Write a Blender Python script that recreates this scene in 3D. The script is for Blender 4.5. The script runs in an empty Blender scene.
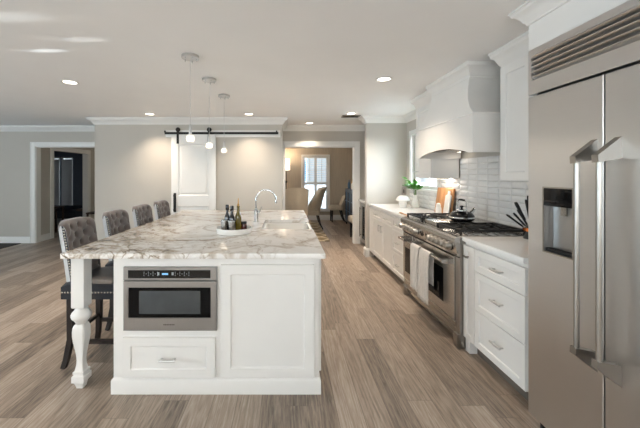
import bpy, bmesh, math, random
from mathutils import Vector, Matrix
random.seed(7)
S = bpy.context.scene
COL = S.collection
PI = math.pi
HC = 2.41                      # ceiling height
# ------------------------------------------------------------------ camera
cam_d = bpy.data.cameras.new('camera')
cam = bpy.data.objects.new('camera', cam_d); COL.objects.link(cam)
cam.location = (0, 0, 1.415); cam.rotation_euler = (PI/2, 0, 0)
cam_d.sensor_width = 36; cam_d.lens = 36*313/640
cam_d.shift_x = 34/640; cam_d.shift_y = -39.5/640
cam_d.clip_start = 0.05; cam_d.clip_end = 200
S.camera = cam
# ------------------------------------------------------------------ world, light, exposure
S.view_settings.view_transform = 'Standard'
S.view_settings.look = 'None'
S.view_settings.gamma = 1
S.view_settings.use_curve_mapping = False
S.view_settings.exposure = 0.12
W = bpy.data.worlds.new('world'); S.world = W; W.use_nodes = True
wn = W.node_tree.nodes; wl = W.node_tree.links
bg = wn['Background']
sky = wn.new('ShaderNodeTexSky'); sky.sky_type = 'NISHITA'; sky.sun_disc = False
sky.sun_elevation = math.radians(40); sky.sun_rotation = math.radians(200); sky.air_density = 1.0; sky.dust_density = 3.0
mx = wn.new('ShaderNodeMix'); mx.data_type = 'RGBA'; mx.inputs[0].default_value = .78
mx.inputs[7].default_value = (5.2, 5.9, 6.6, 1)          # hazy bright cloud cover over the blue
wl.new(sky.outputs[0], mx.inputs[6]); wl.new(mx.outputs[2], bg.inputs[0])
# the hazy sky is brighter on the sunny side of the house (towards +X)
wt = wn.new('ShaderNodeTexCoord'); wsp = wn.new('ShaderNodeSeparateXYZ'); wr = wn.new('ShaderNodeMapRange')
wl.new(wt.outputs['Generated'], wsp.inputs[0]); wl.new(wsp.outputs['X'], wr.inputs[0])
wr.inputs[1].default_value = .40; wr.inputs[2].default_value = .80; wr.inputs[3].default_value = .17; wr.inputs[4].default_value = 5.0
wl.new(wr.outputs[0], bg.inputs[1])
def area(name, loc, look, sx, sy, power, col, spread=None, shape='RECTANGLE', parent=None):
    d = bpy.data.lights.new(name, 'AREA'); d.shape = shape; d.size = sx
    if shape in ('RECTANGLE', 'ELLIPSE'): d.size_y = sy
    d.energy = power; d.color = col
    if spread: d.spread = math.radians(spread)
    o = bpy.data.objects.new(name, d); COL.objects.link(o)
    o.rotation_euler = Vector(look).to_track_quat('-Z', 'Y').to_euler()
    o.location = loc
    if parent: o.parent = parent
    return o
DAY = (.80, .90, 1.0)
area('assumed_left_daylight', (-7.80, -0.6, 1.35), (1, 0, .7), 2.6, 1.7, 235, (.66, .84, 1.0))  # both left lamps stand in for unseen windows, assumed from the bluish light
area('assumed_left_daylight', (-7.80, 4.4, 1.35), (1, 0, 1.2), 2.2, 1.7, 10, (.45, .72, 1.0))
area('dining_side_fill', (-3.15, 8.2, 1.4), (1, 0, .3), 1.6, 1.5, 50, (.95, .97, 1.0))  # added fill to brighten the dining room; this wall has no window
area('rear_ceiling_fill', (-4.6, -3.82, 1.40), (0, 1, 3.0), 2.8, 1.9, 50, (.88, .95, 1.0))  # both rear lamps are added fill, tilted steeply up to brighten the ceiling
area('rear_ceiling_fill', (-0.6, -3.82, 1.40), (0, 1, 3.0), 2.8, 1.9, 240, (.93, .97, 1.0))
WARM = (1.0, .84, .68)
RECESS_W = 8.5
for tx_, ty_, pw_, cn_ in ((-1.92, 2.52, 2400, .30), (-1.50, 2.31, 1400, .32), (-1.75, 1.98, 1000, .8)):   # added spots just inside the left wall, imitating bright streaks on the ceiling
    gd = bpy.data.lights.new('added_streak_spot', 'SPOT'); gd.energy = pw_; gd.color = (.86, .95, 1); gd.spot_size = math.radians(cn_*2); gd.spot_blend = 1; gd.shadow_soft_size = .01
    go = bpy.data.objects.new('added_streak_spot', gd); COL.objects.link(go); go.location = (-7.7, ty_+.25, .9)
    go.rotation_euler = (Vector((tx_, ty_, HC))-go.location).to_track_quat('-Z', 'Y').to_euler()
# ------------------------------------------------------------------ materials
def _nt(name):
    m = bpy.data.materials.new(name); m.use_nodes = True
    n = m.node_tree.nodes; l = m.node_tree.links
    return m, n, l, n['Principled BSDF']
def setp(b, **k):
    names = dict(rough='Roughness', metal='Metallic', ior='IOR', trans='Transmission Weight', coat='Coat Weight', sheen='Sheen Weight',
                 aniso='Anisotropic', spec='Specular IOR Level', alpha='Alpha')
    for a, v in k.items(): b.inputs[names[a]].default_value = v
def rgb(h):
    if isinstance(h, str):
        c = [int(h[i:i+2], 16)/255 for i in (0, 2, 4)]
        return tuple((x/12.92 if x < .04045 else ((x+.055)/1.055)**2.4) for x in c) + (1,)
    return tuple(h) + (1,)
def mat(name, col, rough=.5, metal=0, var=.06, scale=12, stretch=(1, 1, 1), bump=0, bscale=None, **k):
    """plain procedural surface: base colour with a noise variation and an optional noise bump"""
    m, n, l, b = _nt(name)
    c = rgb(col)
    tc = n.new('ShaderNodeTexCoord'); mp = n.new('ShaderNodeMapping'); mp.inputs['Scale'].default_value = stretch
    l.new(tc.outputs['Object'], mp.inputs[0])
    ns = n.new('ShaderNodeTexNoise'); ns.inputs['Scale'].default_value = scale; ns.inputs['Detail'].default_value = 4
    l.new(mp.outputs[0], ns.inputs['Vector'])
    r = n.new('ShaderNodeValToRGB')
    r.color_ramp.elements[0].position = .3; r.color_ramp.elements[1].position = .7
    r.color_ramp.elements[0].color = tuple(x*(1-var) for x in c[:3]) + (1,)
    r.color_ramp.elements[1].color = tuple(min(1, x*(1+var)) for x in c[:3]) + (1,)
    l.new(ns.outputs['Fac'], r.inputs[0]); l.new(r.outputs[0], b.inputs['Base Color'])
    setp(b, rough=rough, metal=metal, **k)
    if bump:
        n2 = n.new('ShaderNodeTexNoise'); n2.inputs['Scale'].default_value = bscale or scale*6; n2.inputs['Detail'].default_value = 3
        l.new(mp.outputs[0], n2.inputs['Vector'])
        bp = n.new('ShaderNodeBump'); bp.inputs['Strength'].default_value = bump; bp.inputs['Distance'].default_value = .01
        l.new(n2.outputs['Fac'], bp.inputs['Height']); l.new(bp.outputs[0], b.inputs['Normal'])
    return m
def emit(name, col, strength):
    m, n, l, b = _nt(name)
    b.inputs['Base Color'].default_value = rgb(col); b.inputs['Emission Color'].default_value = rgb(col); b.inputs['Emission Strength'].default_value = strength
    return m
def pane_glass(name, tint=(.97, .985, .98), refl=.08):
    m, n, l, b = _nt(name); n.remove(b)
    t = n.new('ShaderNodeBsdfTransparent'); t.inputs[0].default_value = tint + (1,)
    g = n.new('ShaderNodeBsdfGlossy'); g.inputs['Roughness'].default_value = .02
    x = n.new('ShaderNodeMixShader'); lw = n.new('ShaderNodeLayerWeight'); lw.inputs[0].default_value = .5
    pw = n.new('ShaderNodeMath'); pw.operation = 'POWER'; pw.inputs[1].default_value = 4; l.new(lw.outputs['Facing'], pw.inputs[0])
    fr = n.new('ShaderNodeMath'); fr.operation = 'MULTIPLY_ADD'; fr.inputs[1].default_value = .6; fr.inputs[2].default_value = refl*.5; l.new(pw.outputs[0], fr.inputs[0])
    l.new(fr.outputs[0], x.inputs[0]); l.new(t.outputs[0], x.inputs[1]); l.new(g.outputs[0], x.inputs[2])
    l.new(x.outputs[0], n['Material Output'].inputs[0])
    return m
def frosted(name):
    m, n, l, b = _nt(name); n.remove(b)
    t = n.new('ShaderNodeBsdfTransparent'); d = n.new('ShaderNodeBsdfTranslucent'); d.inputs[0].default_value = (.95, .95, .93, 1)
    g = n.new('ShaderNodeBsdfGlossy'); g.inputs['Roughness'].default_value = .08
    x = n.new('ShaderNodeMixShader'); x.inputs[0].default_value = .45; y = n.new('ShaderNodeMixShader'); y.inputs[0].default_value = .12
    l.new(t.outputs[0], x.inputs[1]); l.new(d.outputs[0], x.inputs[2]); l.new(x.outputs[0], y.inputs[1]); l.new(g.outputs[0], y.inputs[2]); l.new(y.outputs[0], n['Material Output'].inputs[0])
    return m
def floor_mat():
    m, n, l, b = _nt('oak_planks')
    tc = n.new('ShaderNodeTexCoord'); sp = n.new('ShaderNodeSeparateXYZ'); cb = n.new('ShaderNodeCombineXYZ')
    l.new(tc.outputs['Object'], sp.inputs[0]); rw = n.new('ShaderNodeMath'); rw.operation = 'DIVIDE'; rw.inputs[1].default_value = .152; l.new(sp.outputs['X'], rw.inputs[0])
    fl = n.new('ShaderNodeMath'); fl.operation = 'FLOOR'; l.new(rw.outputs[0], fl.inputs[0])
    wh = n.new('ShaderNodeTexWhiteNoise'); wh.noise_dimensions = '1D'; l.new(fl.outputs[0], wh.inputs['W'])
    sh = n.new('ShaderNodeMath'); sh.operation = 'MULTIPLY_ADD'; sh.inputs[1].default_value = 1.35; l.new(wh.outputs['Value'], sh.inputs[0]); l.new(sp.outputs['Y'], sh.inputs[2])
    l.new(sh.outputs[0], cb.inputs['X']); l.new(sp.outputs['X'], cb.inputs['Y'])
    def brick(w, mortar):
        br = n.new('ShaderNodeTexBrick'); br.offset = 0; br.offset_frequency = 2; br.squash = 1
        br.inputs['Scale'].default_value = 1; br.inputs['Brick Width'].default_value = w; br.inputs['Row Height'].default_value = .152
        br.inputs['Mortar Size'].default_value = mortar; br.inputs['Mortar Smooth'].default_value = .3
        br.inputs['Color1'].default_value = (0, 0, 0, 1); br.inputs['Color2'].default_value = (1, 1, 1, 1); br.inputs['Mortar'].default_value = (.5, .5, .5, 1)
        l.new(cb.outputs[0], br.inputs['Vector']); return br
    br = brick(1.35, .0016)
    mu = n.new('ShaderNodeMath'); mu.operation = 'MULTIPLY'; mu.inputs[1].default_value = 37
    l.new(br.outputs['Color'], mu.inputs[0])
    mp = n.new('ShaderNodeMapping'); mp.inputs['Scale'].default_value = (48, 4.2, 1); l.new(tc.outputs['Object'], mp.inputs[0])
    g = n.new('ShaderNodeTexNoise'); g.noise_dimensions = '4D'; g.inputs['Scale'].default_value = 1.6; g.inputs['Detail'].default_value = 6; g.inputs['Roughness'].default_value = .62; g.inputs['Distortion'].default_value = .9
    l.new(mp.outputs[0], g.inputs['Vector']); l.new(mu.outputs[0], g.inputs['W'])
    # cathedral figure: distorted bands stretched along the board
    mp2 = n.new('ShaderNodeMapping'); mp2.inputs['Scale'].default_value = (9, .55, 1); l.new(tc.outputs['Object'], mp2.inputs[0])
    g2 = n.new('ShaderNodeTexNoise'); g2.noise_dimensions = '4D'; g2.inputs['Scale'].default_value = 1.0; g2.inputs['Detail'].default_value = 1
    l.new(mp2.outputs[0], g2.inputs['Vector']); l.new(mu.outputs[0], g2.inputs['W'])
    m2 = n.new('ShaderNodeMath'); m2.operation = 'MULTIPLY'; m2.inputs[1].default_value = 95; l.new(g2.outputs['Fac'], m2.inputs[0])
    sn = n.new('ShaderNodeMath'); sn.operation = 'SINE'; l.new(m2.outputs[0], sn.inputs[0])
    # sum: 0.55*grain + 0.10*figure + 0.30*tint
    def ma(op, a, bb):
        x = n.new('ShaderNodeMath'); x.operation = op
        for i, v in enumerate((a, bb)):
            if isinstance(v, (int, float)): x.inputs[i].default_value = v
            else: l.new(v, x.inputs[i])
        return x.outputs[0]
    s = ma('ADD', ma('MULTIPLY', g.outputs['Fac'], .74), ma('MULTIPLY', sn.outputs[0], .065))
    s = ma('ADD', s, ma('MULTIPLY', br.outputs['Color'], .30)); s = ma('SUBTRACT', s, .075)
    r = n.new('ShaderNodeValToRGB'); e = r.color_ramp.elements
    e[0].position = .15; e[0].color = rgb('5e534a'); e[1].position = .92; e[1].color = rgb('ccc1b6')
    k = e.new(.50); k.color = rgb('a19080')
    l.new(s, r.inputs[0])
    dk = n.new('ShaderNodeMix'); dk.data_type = 'RGBA'; dk.inputs[7].default_value = rgb('5a4c42')
    l.new(ma('MULTIPLY', br.outputs['Fac'], .7), dk.inputs[0]); l.new(r.outputs[0], dk.inputs[6]); l.new(dk.outputs[2], b.inputs['Base Color'])
    rr = n.new('ShaderNodeMapRange'); rr.inputs[3].default_value = .30; rr.inputs[4].default_value = .48
    l.new(g.outputs['Fac'], rr.inputs[0]); l.new(rr.outputs[0], b.inputs['Roughness'])
    bp = n.new('ShaderNodeBump'); bp.inputs['Strength'].default_value = .18; bp.inputs['Distance'].default_value = .004
    l.new(ma('SUBTRACT', g.outputs['Fac'], br.outputs['Fac']), bp.inputs['Height']); l.new(bp.outputs[0], b.inputs['Normal'])
    return m
def stone_mat():
    m, n, l, b = _nt('veined_quartzite')
    tc = n.new('ShaderNodeTexCoord')
    def noise(scale, det=5, dist=0, vec=None, rough=.55):
        x = n.new('ShaderNodeTexNoise'); x.inputs['Scale'].default_value = scale; x.inputs['Detail'].default_value = det; x.inputs['Distortion'].default_value = dist; x.inputs['Roughness'].default_value = rough
        l.new(vec or tc.outputs['Object'], x.inputs['Vector']); return x.outputs['Fac']
    def ma(op, a, bb=0, c=0):
        x = n.new('ShaderNodeMath'); x.operation = op
        for i, v in enumerate((a, bb, c)):
            if isinstance(v, (int, float)): x.inputs[i].default_value = v
            else: l.new(v, x.inputs[i])
        return x.outputs[0]
    def ramp(v, p0, p1, c0=(0, 0, 0, 1), c1=(1, 1, 1, 1)):
        r = n.new('ShaderNodeValToRGB'); e = r.color_ramp.elements
        e[0].position = p0; e[1].position = p1; e[0].color = c0; e[1].color = c1; l.new(v, r.inputs[0]); return r.outputs[0]
    mp = n.new('ShaderNodeMapping'); mp.inputs['Scale'].default_value = (1.0, 1.25, 1); mp.inputs['Rotation'].default_value = (0, 0, .55); l.new(tc.outputs['Object'], mp.inputs[0])
    def vein(scale, width, dist, seed):
        mm = n.new('ShaderNodeMapping'); mm.inputs['Location'].default_value = (seed, seed*1.7, 0); l.new(mp.outputs[0], mm.inputs[0])
        a = ma('ABSOLUTE', ma('SUBTRACT', noise(scale, 5, dist, mm.outputs[0]), .5))
        return ramp(a, 0, width, (1, 1, 1, 1), (0, 0, 0, 1))
    sp = n.new('ShaderNodeSeparateXYZ'); l.new(tc.outputs['Object'], sp.inputs[0])
    # slab is cloudier and busier towards its left end
    g = ma('ADD', ma('ADD', ma('MULTIPLY', sp.outputs['X'], -.50), ma('MULTIPLY', sp.outputs['Y'], -.22)), ma('MULTIPLY', noise(1.6, 3, .4), .9))
    busy = ramp(g, .10, .88)
    v1 = vein(1.15, .036, 1.1, 3.1); v2 = vein(2.3, .019, 1.4, 8.3); v3 = vein(6.0, .06, 1.2, 1.7); soft = ramp(noise(1.7, 4, .8, mp.outputs[0]), .48, .78)
    cl = ramp(noise(4.2, 7, 1.2, mp.outputs[0], .68), .45, .75)
    k = ma('ADD', ma('ADD', ma('MULTIPLY', v1, .27), ma('MULTIPLY', soft, .10)), ma('MULTIPLY', ma('MULTIPLY', v2, ma('ADD', ma('MULTIPLY', busy, 1.0), .24)), .80))
    k = ma('ADD', k, ma('MULTIPLY', ma('MULTIPLY', v3, busy), .55))
    k = ma('ADD', k, ma('MULTIPLY', ma('MULTIPLY', cl, busy), .95))
    k = ma('MINIMUM', k, 1)
    r = n.new('ShaderNodeValToRGB'); e = r.color_ramp.elements
    e[0].position = 0; e[0].color = rgb('efebe6'); e[1].position = 1; e[1].color = rgb('4e4640')
    q = e.new(.35); q.color = rgb('b9ab9a'); q = e.new(.7); q.color = rgb('7c6f62')
    l.new(k, r.inputs[0]); l.new(r.outputs[0], b.inputs['Base Color'])
    setp(b, rough=.2)
    return m
def steel_mat(name, col, rough, axis, wavy=0):
    """brushed stainless: fine streaks along one axis"""
    m, n, l, b = _nt(name)
    tc = n.new('ShaderNodeTexCoord'); mp = n.new('ShaderNodeMapping')
    mp.inputs['Scale'].default_value = {'y': (220, 3, 220), 'x': (3, 220, 220), 'z': (220, 220, 3)}[axis]
    l.new(tc.outputs['Object'], mp.inputs[0])
    ns = n.new('ShaderNodeTexNoise'); ns.inputs['Scale'].default_value = 1; ns.inputs['Detail'].default_value = 2; l.new(mp.outputs[0], ns.inputs['Vector'])
    c = rgb(col); r = n.new('ShaderNodeValToRGB')
    r.color_ramp.elements[0].color = tuple(x*.975 for x in c[:3])+(1,); r.color_ramp.elements[1].color = tuple(min(1, x*1.015) for x in c[:3])+(1,)
    l.new(ns.outputs['Fac'], r.inputs[0]); l.new(r.outputs[0], b.inputs['Base Color'])
    mr = n.new('ShaderNodeMapRange'); mr.inputs[3].default_value = rough*.95; mr.inputs[4].default_value = rough*1.05
    l.new(ns.outputs['Fac'], mr.inputs[0]); l.new(mr.outputs[0], b.inputs['Roughness'])
    setp(b, metal=1)
    if wavy:
        w = n.new('ShaderNodeTexNoise'); w.inputs['Scale'].default_value = 2.2; w.inputs['Detail'].default_value = 0; l.new(tc.outputs['Object'], w.inputs['Vector'])
        bp = n.new('ShaderNodeBump'); bp.inputs['Strength'].default_value = wavy; bp.inputs['Distance'].default_value = .02
        l.new(w.outputs['Fac'], bp.inputs['Height']); l.new(bp.outputs[0], b.inputs['Normal'])
    return m
def wood_mat(name, c0, c1, axis='z', rough=.45, sc=8):
    m, n, l, b = _nt(name)
    tc = n.new('ShaderNodeTexCoord'); mp = n.new('ShaderNodeMapping')
    mp.inputs['Scale'].default_value = {'z': (sc, sc, sc*.12), 'y': (sc, sc*.12, sc), 'x': (sc*.12, sc, sc)}[axis]
    l.new(tc.outputs['Object'], mp.inputs[0])
    ns = n.new('ShaderNodeTexNoise'); ns.inputs['Scale'].default_value = 2; ns.inputs['Detail'].default_value = 5; ns.inputs['Distortion'].default_value = .8; l.new(mp.outputs[0], ns.inputs['Vector'])
    r = n.new('ShaderNodeValToRGB'); r.color_ramp.elements[0].position = .3; r.color_ramp.elements[1].position = .72
    r.color_ramp.elements[0].color = rgb(c0); r.color_ramp.elements[1].color = rgb(c1)
    l.new(ns.outputs['Fac'], r.inputs[0]); l.new(r.outputs[0], b.inputs['Base Color']); setp(b, rough=rough)
    return m
def trellis_mat():
    m, n, l, b = _nt('trellis_rug')
    tc = n.new('ShaderNodeTexCoord'); mp = n.new('ShaderNodeMapping'); mp.inputs['Rotation'].default_value = (0, 0, PI/4); mp.inputs['Scale'].default_value = (3.4, 3.4, 3.4)
    l.new(tc.outputs['Object'], mp.inputs[0])
    br = n.new('ShaderNodeTexBrick'); br.offset = 0; br.inputs['Scale'].default_value = 1; br.inputs['Brick Width'].default_value = 1; br.inputs['Row Height'].default_value = 1
    br.inputs['Mortar Size'].default_value = .11; br.inputs['Color1'].default_value = rgb('9c8a6c'); br.inputs['Color2'].default_value = rgb('8e8271'); br.inputs['Mortar'].default_value = rgb('d8c9ae')
    l.new(mp.outputs[0], br.inputs['Vector']); l.new(br.outputs['Color'], b.inputs['Base Color']); setp(b, rough=.95)
    return m
M = dict(
    wall=mat('wall_paint', 'bdb7ad', .75, var=.015, scale=3, bump=.04, bscale=220),
    dining=mat('taupe_grasscloth', 'b8ac9a', .85, var=.08, scale=5, stretch=(6, 6, .6), bump=.15, bscale=60),
    dark=mat('slate_wall_paint', '5d6672', .8, var=.03, scale=3),
    ceil=mat('ceiling_paint', 'f8f7f5', .8, var=.01, scale=3, bump=.03, bscale=160),
    trim=mat('white_trim_paint', 'e8e6e1', .35, var=.01, scale=6),
    cab=mat('white_cabinet_paint', 'e6e3de', .32, var=.012, scale=5),
    toe=mat('toe_kick_grey', '6f665d', .5, var=.1, scale=8, stretch=(2, .3, 2)),
    floor=floor_mat(), stone=stone_mat(),
    quartz=mat('white_quartz', 'f0eeea', .16, var=.02, scale=30),
    tile=mat('glossy_white_tile', 'e0dedb', .10, var=.02, scale=4),
    steel_y=steel_mat('brushed_steel_horizontal', 'd3d2d1', .29, 'y', .10),
    steel_x=steel_mat('brushed_steel_crosswise', 'a9a8a6', .34, 'x'),
    steel_z=steel_mat('brushed_steel_upright', 'a8a39c', .30, 'z'),
    chrome=mat('polished_chrome', 'd5d7d8', .07, 1, var=.02),
    nickel=mat('brushed_nickel', '9b9791', .26, 1, var=.05, scale=60),
    iron=mat('black_iron', '1b1a1a', .55, .3, var=.15, scale=40, bump=.1),
    rail=mat('dark_bronze_steel', '2c2927', .45, .7, var=.12, scale=30),
    black=mat('black_gloss', '0d0e10', .12, var=.1),
    blackglass=mat('black_oven_glass', '08090b', .08, var=.1, spec=.18),
    ovenin=mat('dark_oven_window', '44484a', .06, var=.1, spec=.5), steel_r=steel_mat('range_steel', 'bcb9b5', .26, 'y', .12),
    espresso=wood_mat('espresso_wood', '15100e', '261c18', 'z', .38),
    velvet=mat('taupe_velvet', '675c56', .85, var=.16, scale=22, bump=.12, bscale=180, sheen=.4),
    outer=mat('pale_grey_linen', 'b9b8b8', .85, var=.06, scale=60, bump=.1, bscale=300),
    leather=mat('charcoal_leather', '24262c', .38, var=.10, scale=30, bump=.10, bscale=160),
    nail=mat('pewter_nailhead', 'b9b3a8', .25, .9, var=.05),
    button=mat('dip_shade_velvet', '2c2725', .9, var=.1),  # buttons coloured darker than the velvet to imitate the shaded dips
    cream=mat('cream_linen', 'c8bca8', .9, var=.06, scale=40, bump=.1, bscale=200),
    towel=mat('white_cotton', 'dcd8d2', .95, var=.05, scale=50, bump=.3, bscale=260),
    ceramic=mat('white_ceramic', 'eeebe5', .22, var=.015, scale=8),
    mattece=mat('matte_white_ceramic', 'ece8e1', .55, var=.02, scale=10),
    board=wood_mat('acacia_board', 'ac7040', 'dca673', 'z', .5, 10),
    spoonw=wood_mat('beech_wood', 'b8844f', 'd3a36c', 'y', .55, 12),
    leaf=mat('leaf_green', '4f8a2e', .4, var=.35, scale=14),
    stem=mat('stem_green', '5f7a3c', .5, var=.1),
    copper=mat('copper_band', 'c4703c', .25, .9, var=.05),
    navy=mat('navy_lacquer', '141f30', .35, var=.08),
    navyedge=mat('pale_blue_moulding', '5f7f9c', .4, var=.05),
    plate=mat('taupe_switch_plate', '9d938a', .4, var=.03),
    shade=emit('warm_lamp_shade', 'fff0dc', 2.2),
    lens=emit('lamp_lens', 'fff2e0', 7.0),
    bulb=emit('halogen_bulb', 'ffeccf', 5.0),
    display=emit('blue_display', '7fb8e0', .5),
    keys=mat('pale_key_marks', '9da3a8', .5),
    mark=mat('dark_nameplate', '5c5853', .35, .6),
    glass=pane_glass('window_pane'), 
    jar=pane_glass('thin_clear_glass', (.93, .95, .95), .14),
    frost=frosted('frosted_glass'), satin=mat('satin_nickel', 'c9c7c4', .35, 1, var=.03, scale=60), cable=mat('clear_grey_cable', 'c4c2bf', .4),
    oil=mat('olive_oil_glass', '6a5a12', .05, var=.1, coat=.6),
    bottleb=mat('dark_bottle_glass', '16171a', .06, var=.1, coat=.5),
    jam=mat('dark_red_preserve', '4a2420', .1, var=.1, coat=.5),
    gold=mat('brass_pourer', 'b98d45', .3, .9, var=.05),
    rug=trellis_mat(), darkrug=mat('charcoal_rug', '3a3633', .95, var=.2, scale=60, bump=.3, bscale=200),
    brown=wood_mat('walnut', '2e1f18', '4a3226', 'x', .45),
    darkfab=mat('dark_slate_fabric', '2b3038', .9, var=.1, scale=40),
    lawn=mat('pale_paving', 'b9bcbd', .9, var=.06, scale=3), siding=mat('pale_siding', 'd9dde0', .7, var=.03, stretch=(.2, .2, 8)),
    roof=mat('grey_shingle', '77797d', .9, var=.15, scale=10),
)
# ------------------------------------------------------------------ mesh helpers
class MB:
    def __init__(s): s.bm = bmesh.new()
    def box(s, x0, x1, y0, y1, z0, z1, bev=0, seg=2):
        r = bmesh.ops.create_cube(s.bm, size=1)
        for v in r['verts']: v.co = Vector(((x0+x1)/2+v.co.x*(x1-x0), (y0+y1)/2+v.co.y*(y1-y0), (z0+z1)/2+v.co.z*(z1-z0)))
        if bev:
            ed = list({e for v in r['verts'] for e in v.link_edges})
            bmesh.ops.bevel(s.bm, geom=ed, offset=bev, segments=seg, profile=.6, affect='EDGES')
        return s
    def rings(s, rs, cap0=True, cap1=True, closed=False):
        vs = [[s.bm.verts.new(p) for p in r] for r in rs]
        n = len(vs[0])
        for a, b in zip(vs, vs[1:] + ([vs[0]] if closed else [])):
            for i in range(n):
                q = (a[i], a[(i+1) % n], b[(i+1) % n], b[i])
                if len({id(v) for v in q}) == 4: s.bm.faces.new(q)
        if cap0 and not closed: s.bm.faces.new(list(reversed(vs[0])))
        if cap1 and not closed: s.bm.faces.new(vs[-1])
        return s
    def lathe(s, c, prof, seg=24, axis='z', cap0=True, cap1=True):
        rs = []
        for r, h in prof:
            ring = []
            for i in range(seg):
                a = 2*PI*i/seg; u, v = max(r, 1e-4)*math.cos(a), max(r, 1e-4)*math.sin(a)
                p = {'z': (u, v, h), 'y': (u, h, v), 'x': (h, u, v)}[axis]
                ring.append(Vector(c)+Vector(p))
            rs.append(ring)
        return s.rings(rs, cap0, cap1)
    def tube(s, pts, r, seg=10, square=False):
        pts = [Vector(p) for p in pts]; n = len(pts)
        rr = r if isinstance(r, (list, tuple)) else [r]*n
        tan = [(pts[min(i+1, n-1)]-pts[max(i-1, 0)]).normalized() for i in range(n)]
        t0 = tan[0]; ref = Vector((0, 0, 1)) if abs(t0.z) < .9 else Vector((0, 1, 0))
        u = (ref - t0*ref.dot(t0)).normalized(); rs = []
        for i in range(n):
            u = (u - tan[i]*u.dot(tan[i])).normalized(); w = tan[i].cross(u)
            k = 4 if square else seg; o = PI/4 if square else 0; f = 1.414 if square else 1
            rs.append([pts[i]+(u*math.cos(2*PI*j/k+o)+w*math.sin(2*PI*j/k+o))*rr[i]*f for j in range(k)])
        return s.rings(rs)
    def cyl(s, a, b, r, r2=None, seg=16): return s.tube([a, b], [r, r2 if r2 is not None else r], seg)
    def ball(s, c, r, sc=(1, 1, 1), u=16, v=10):
        q = bmesh.ops.create_uvsphere(s.bm, u_segments=u, v_segments=v, radius=1)
        for x in q['verts']: x.co = Vector(c)+Vector((x.co.x*r*sc[0], x.co.y*r*sc[1], x.co.z*r*sc[2]))
        return s
    def prism(s, poly, axis, a, b):
        """extrude a 2-D polygon along an axis between a and b"""
        f = {'x': lambda p, t: (t, p[0], p[1]), 'y': lambda p, t: (p[0], t, p[1]), 'z': lambda p, t: (p[0], p[1], t)}[axis]
        return s.rings([[f(p, a) for p in poly], [f(p, b) for p in poly]])
    def sweep(s, path, prof, side=1, closed=False):
        """profile (out, z) swept along a plan path with mitred corners; 'out' points to the right of travel"""
        P = [Vector(p) for p in path]; n = len(P); rs = []
        def nrm(a, b): d = (b-a).normalized(); return Vector((d.y, -d.x))*side
        for i in range(n):
            if closed or 0 < i < n-1:
                n0, n1 = nrm(P[i-1], P[i]), nrm(P[i], P[(i+1) % n]); m = (n0+n1); m = m/max(m.dot(n0), .2)
            else: m = nrm(P[0], P[1]) if i == 0 else nrm(P[-2], P[-1])
            rs.append([(P[i].x+m.x*o, P[i].y+m.y*o, z) for o, z in prof])
        return s.rings(rs, closed=closed)
    def sheet(s, f, nu, nv):
        """closed solid between two grids: f(u, v) -> (front point, back point)"""
        F = [[None]*(nv+1) for _ in range(nu+1)]; B = [[None]*(nv+1) for _ in range(nu+1)]
        for i in range(nu+1):
            for j in range(nv+1):
                a, b = f(i/nu, j/nv); F[i][j] = s.bm.verts.new(a); B[i][j] = s.bm.verts.new(b)
        for i in range(nu):
            for j in range(nv):
                s.bm.faces.new((F[i][j], F[i+1][j], F[i+1][j+1], F[i][j+1])); s.bm.faces.new((B[i][j], B[i][j+1], B[i+1][j+1], B[i+1][j]))
        for i in range(nu):
            s.bm.faces.new((F[i][0], B[i][0], B[i+1][0], F[i+1][0])); s.bm.faces.new((F[i][nv], F[i+1][nv], B[i+1][nv], B[i][nv]))
        for j in range(nv):
            s.bm.faces.new((F[0][j], F[0][j+1], B[0][j+1], B[0][j])); s.bm.faces.new((F[nu][j], B[nu][j], B[nu][j+1], F[nu][j+1]))
        return s
    def xf(s, m):
        bmesh.ops.transform(s.bm, matrix=m, verts=s.bm.verts); return s
    def build(s, name, m, parent=None, ang=30, origin=None):
        bm = s.bm
        bmesh.ops.recalc_face_normals(bm, faces=bm.faces)
        if parent is not None:
            off = Vector((0, 0, 0)); p = parent
            while p: off += p.location; p = p.parent
            loc = Vector((0, 0, 0))
        elif origin is not None: off = loc = Vector(origin)
        else:
            xs = [v.co for v in bm.verts]
            loc = off = Vector(((min(v.x for v in xs)+max(v.x for v in xs))/2, (min(v.y for v in xs)+max(v.y for v in xs))/2, min(v.z for v in xs)))
        off = off.copy(); loc = loc.copy()
        for v in bm.verts: v.co -= off
        for f in bm.faces: f.smooth = True
        me = bpy.data.meshes.new(name); bm.to_mesh(me); bm.free()
        me.set_sharp_from_angle(angle=math.radians(ang))
        me.materials.append(M[m] if isinstance(m, str) else m)
        o = bpy.data.objects.new(name, me); COL.objects.link(o); o.location = loc
        if parent is not None: o.parent = parent
        return o
def thing(name, label, cat, loc=(0, 0, 0), group=None):
    o = bpy.data.objects.new(name, None); COL.objects.link(o); o.location = loc; o.empty_display_size = .1
    return tag(o, label, cat, group)
def tag(o, label, cat, group=None):
    o['label'] = label; o['category'] = cat
    if group: o['group'] = group
    return o
def struct(o, label=None, cat=None):
    o['kind'] = 'structure'
    if label: o['label'] = label
    if cat: o['category'] = cat
    return o
def dup(root, loc, label, group=None, rotz=None):
    r = root.copy(); COL.objects.link(r); r.location = loc; r['label'] = label
    if rotz is not None: r.rotation_euler = (0, 0, rotz)
    if group: r['group'] = group
    for ch in root.children:
        c = ch.copy(); COL.objects.link(c); c.parent = r
        for g in ch.children:
            d = g.copy(); COL.objects.link(d); d.parent = c
    return r
def O0(mb, name, m): return mb.build(name, m, origin=(0, 0, 0))
def facing(axis, u, d, z):
    """u along the face, d outwards from the face plane"""
    return {'x-': lambda f: (f-d, u, z), 'y-': lambda f: (u, f-d, z), 'y+': lambda f: (u, f+d, z), 'x+': lambda f: (f+d, u, z)}[axis]
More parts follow.
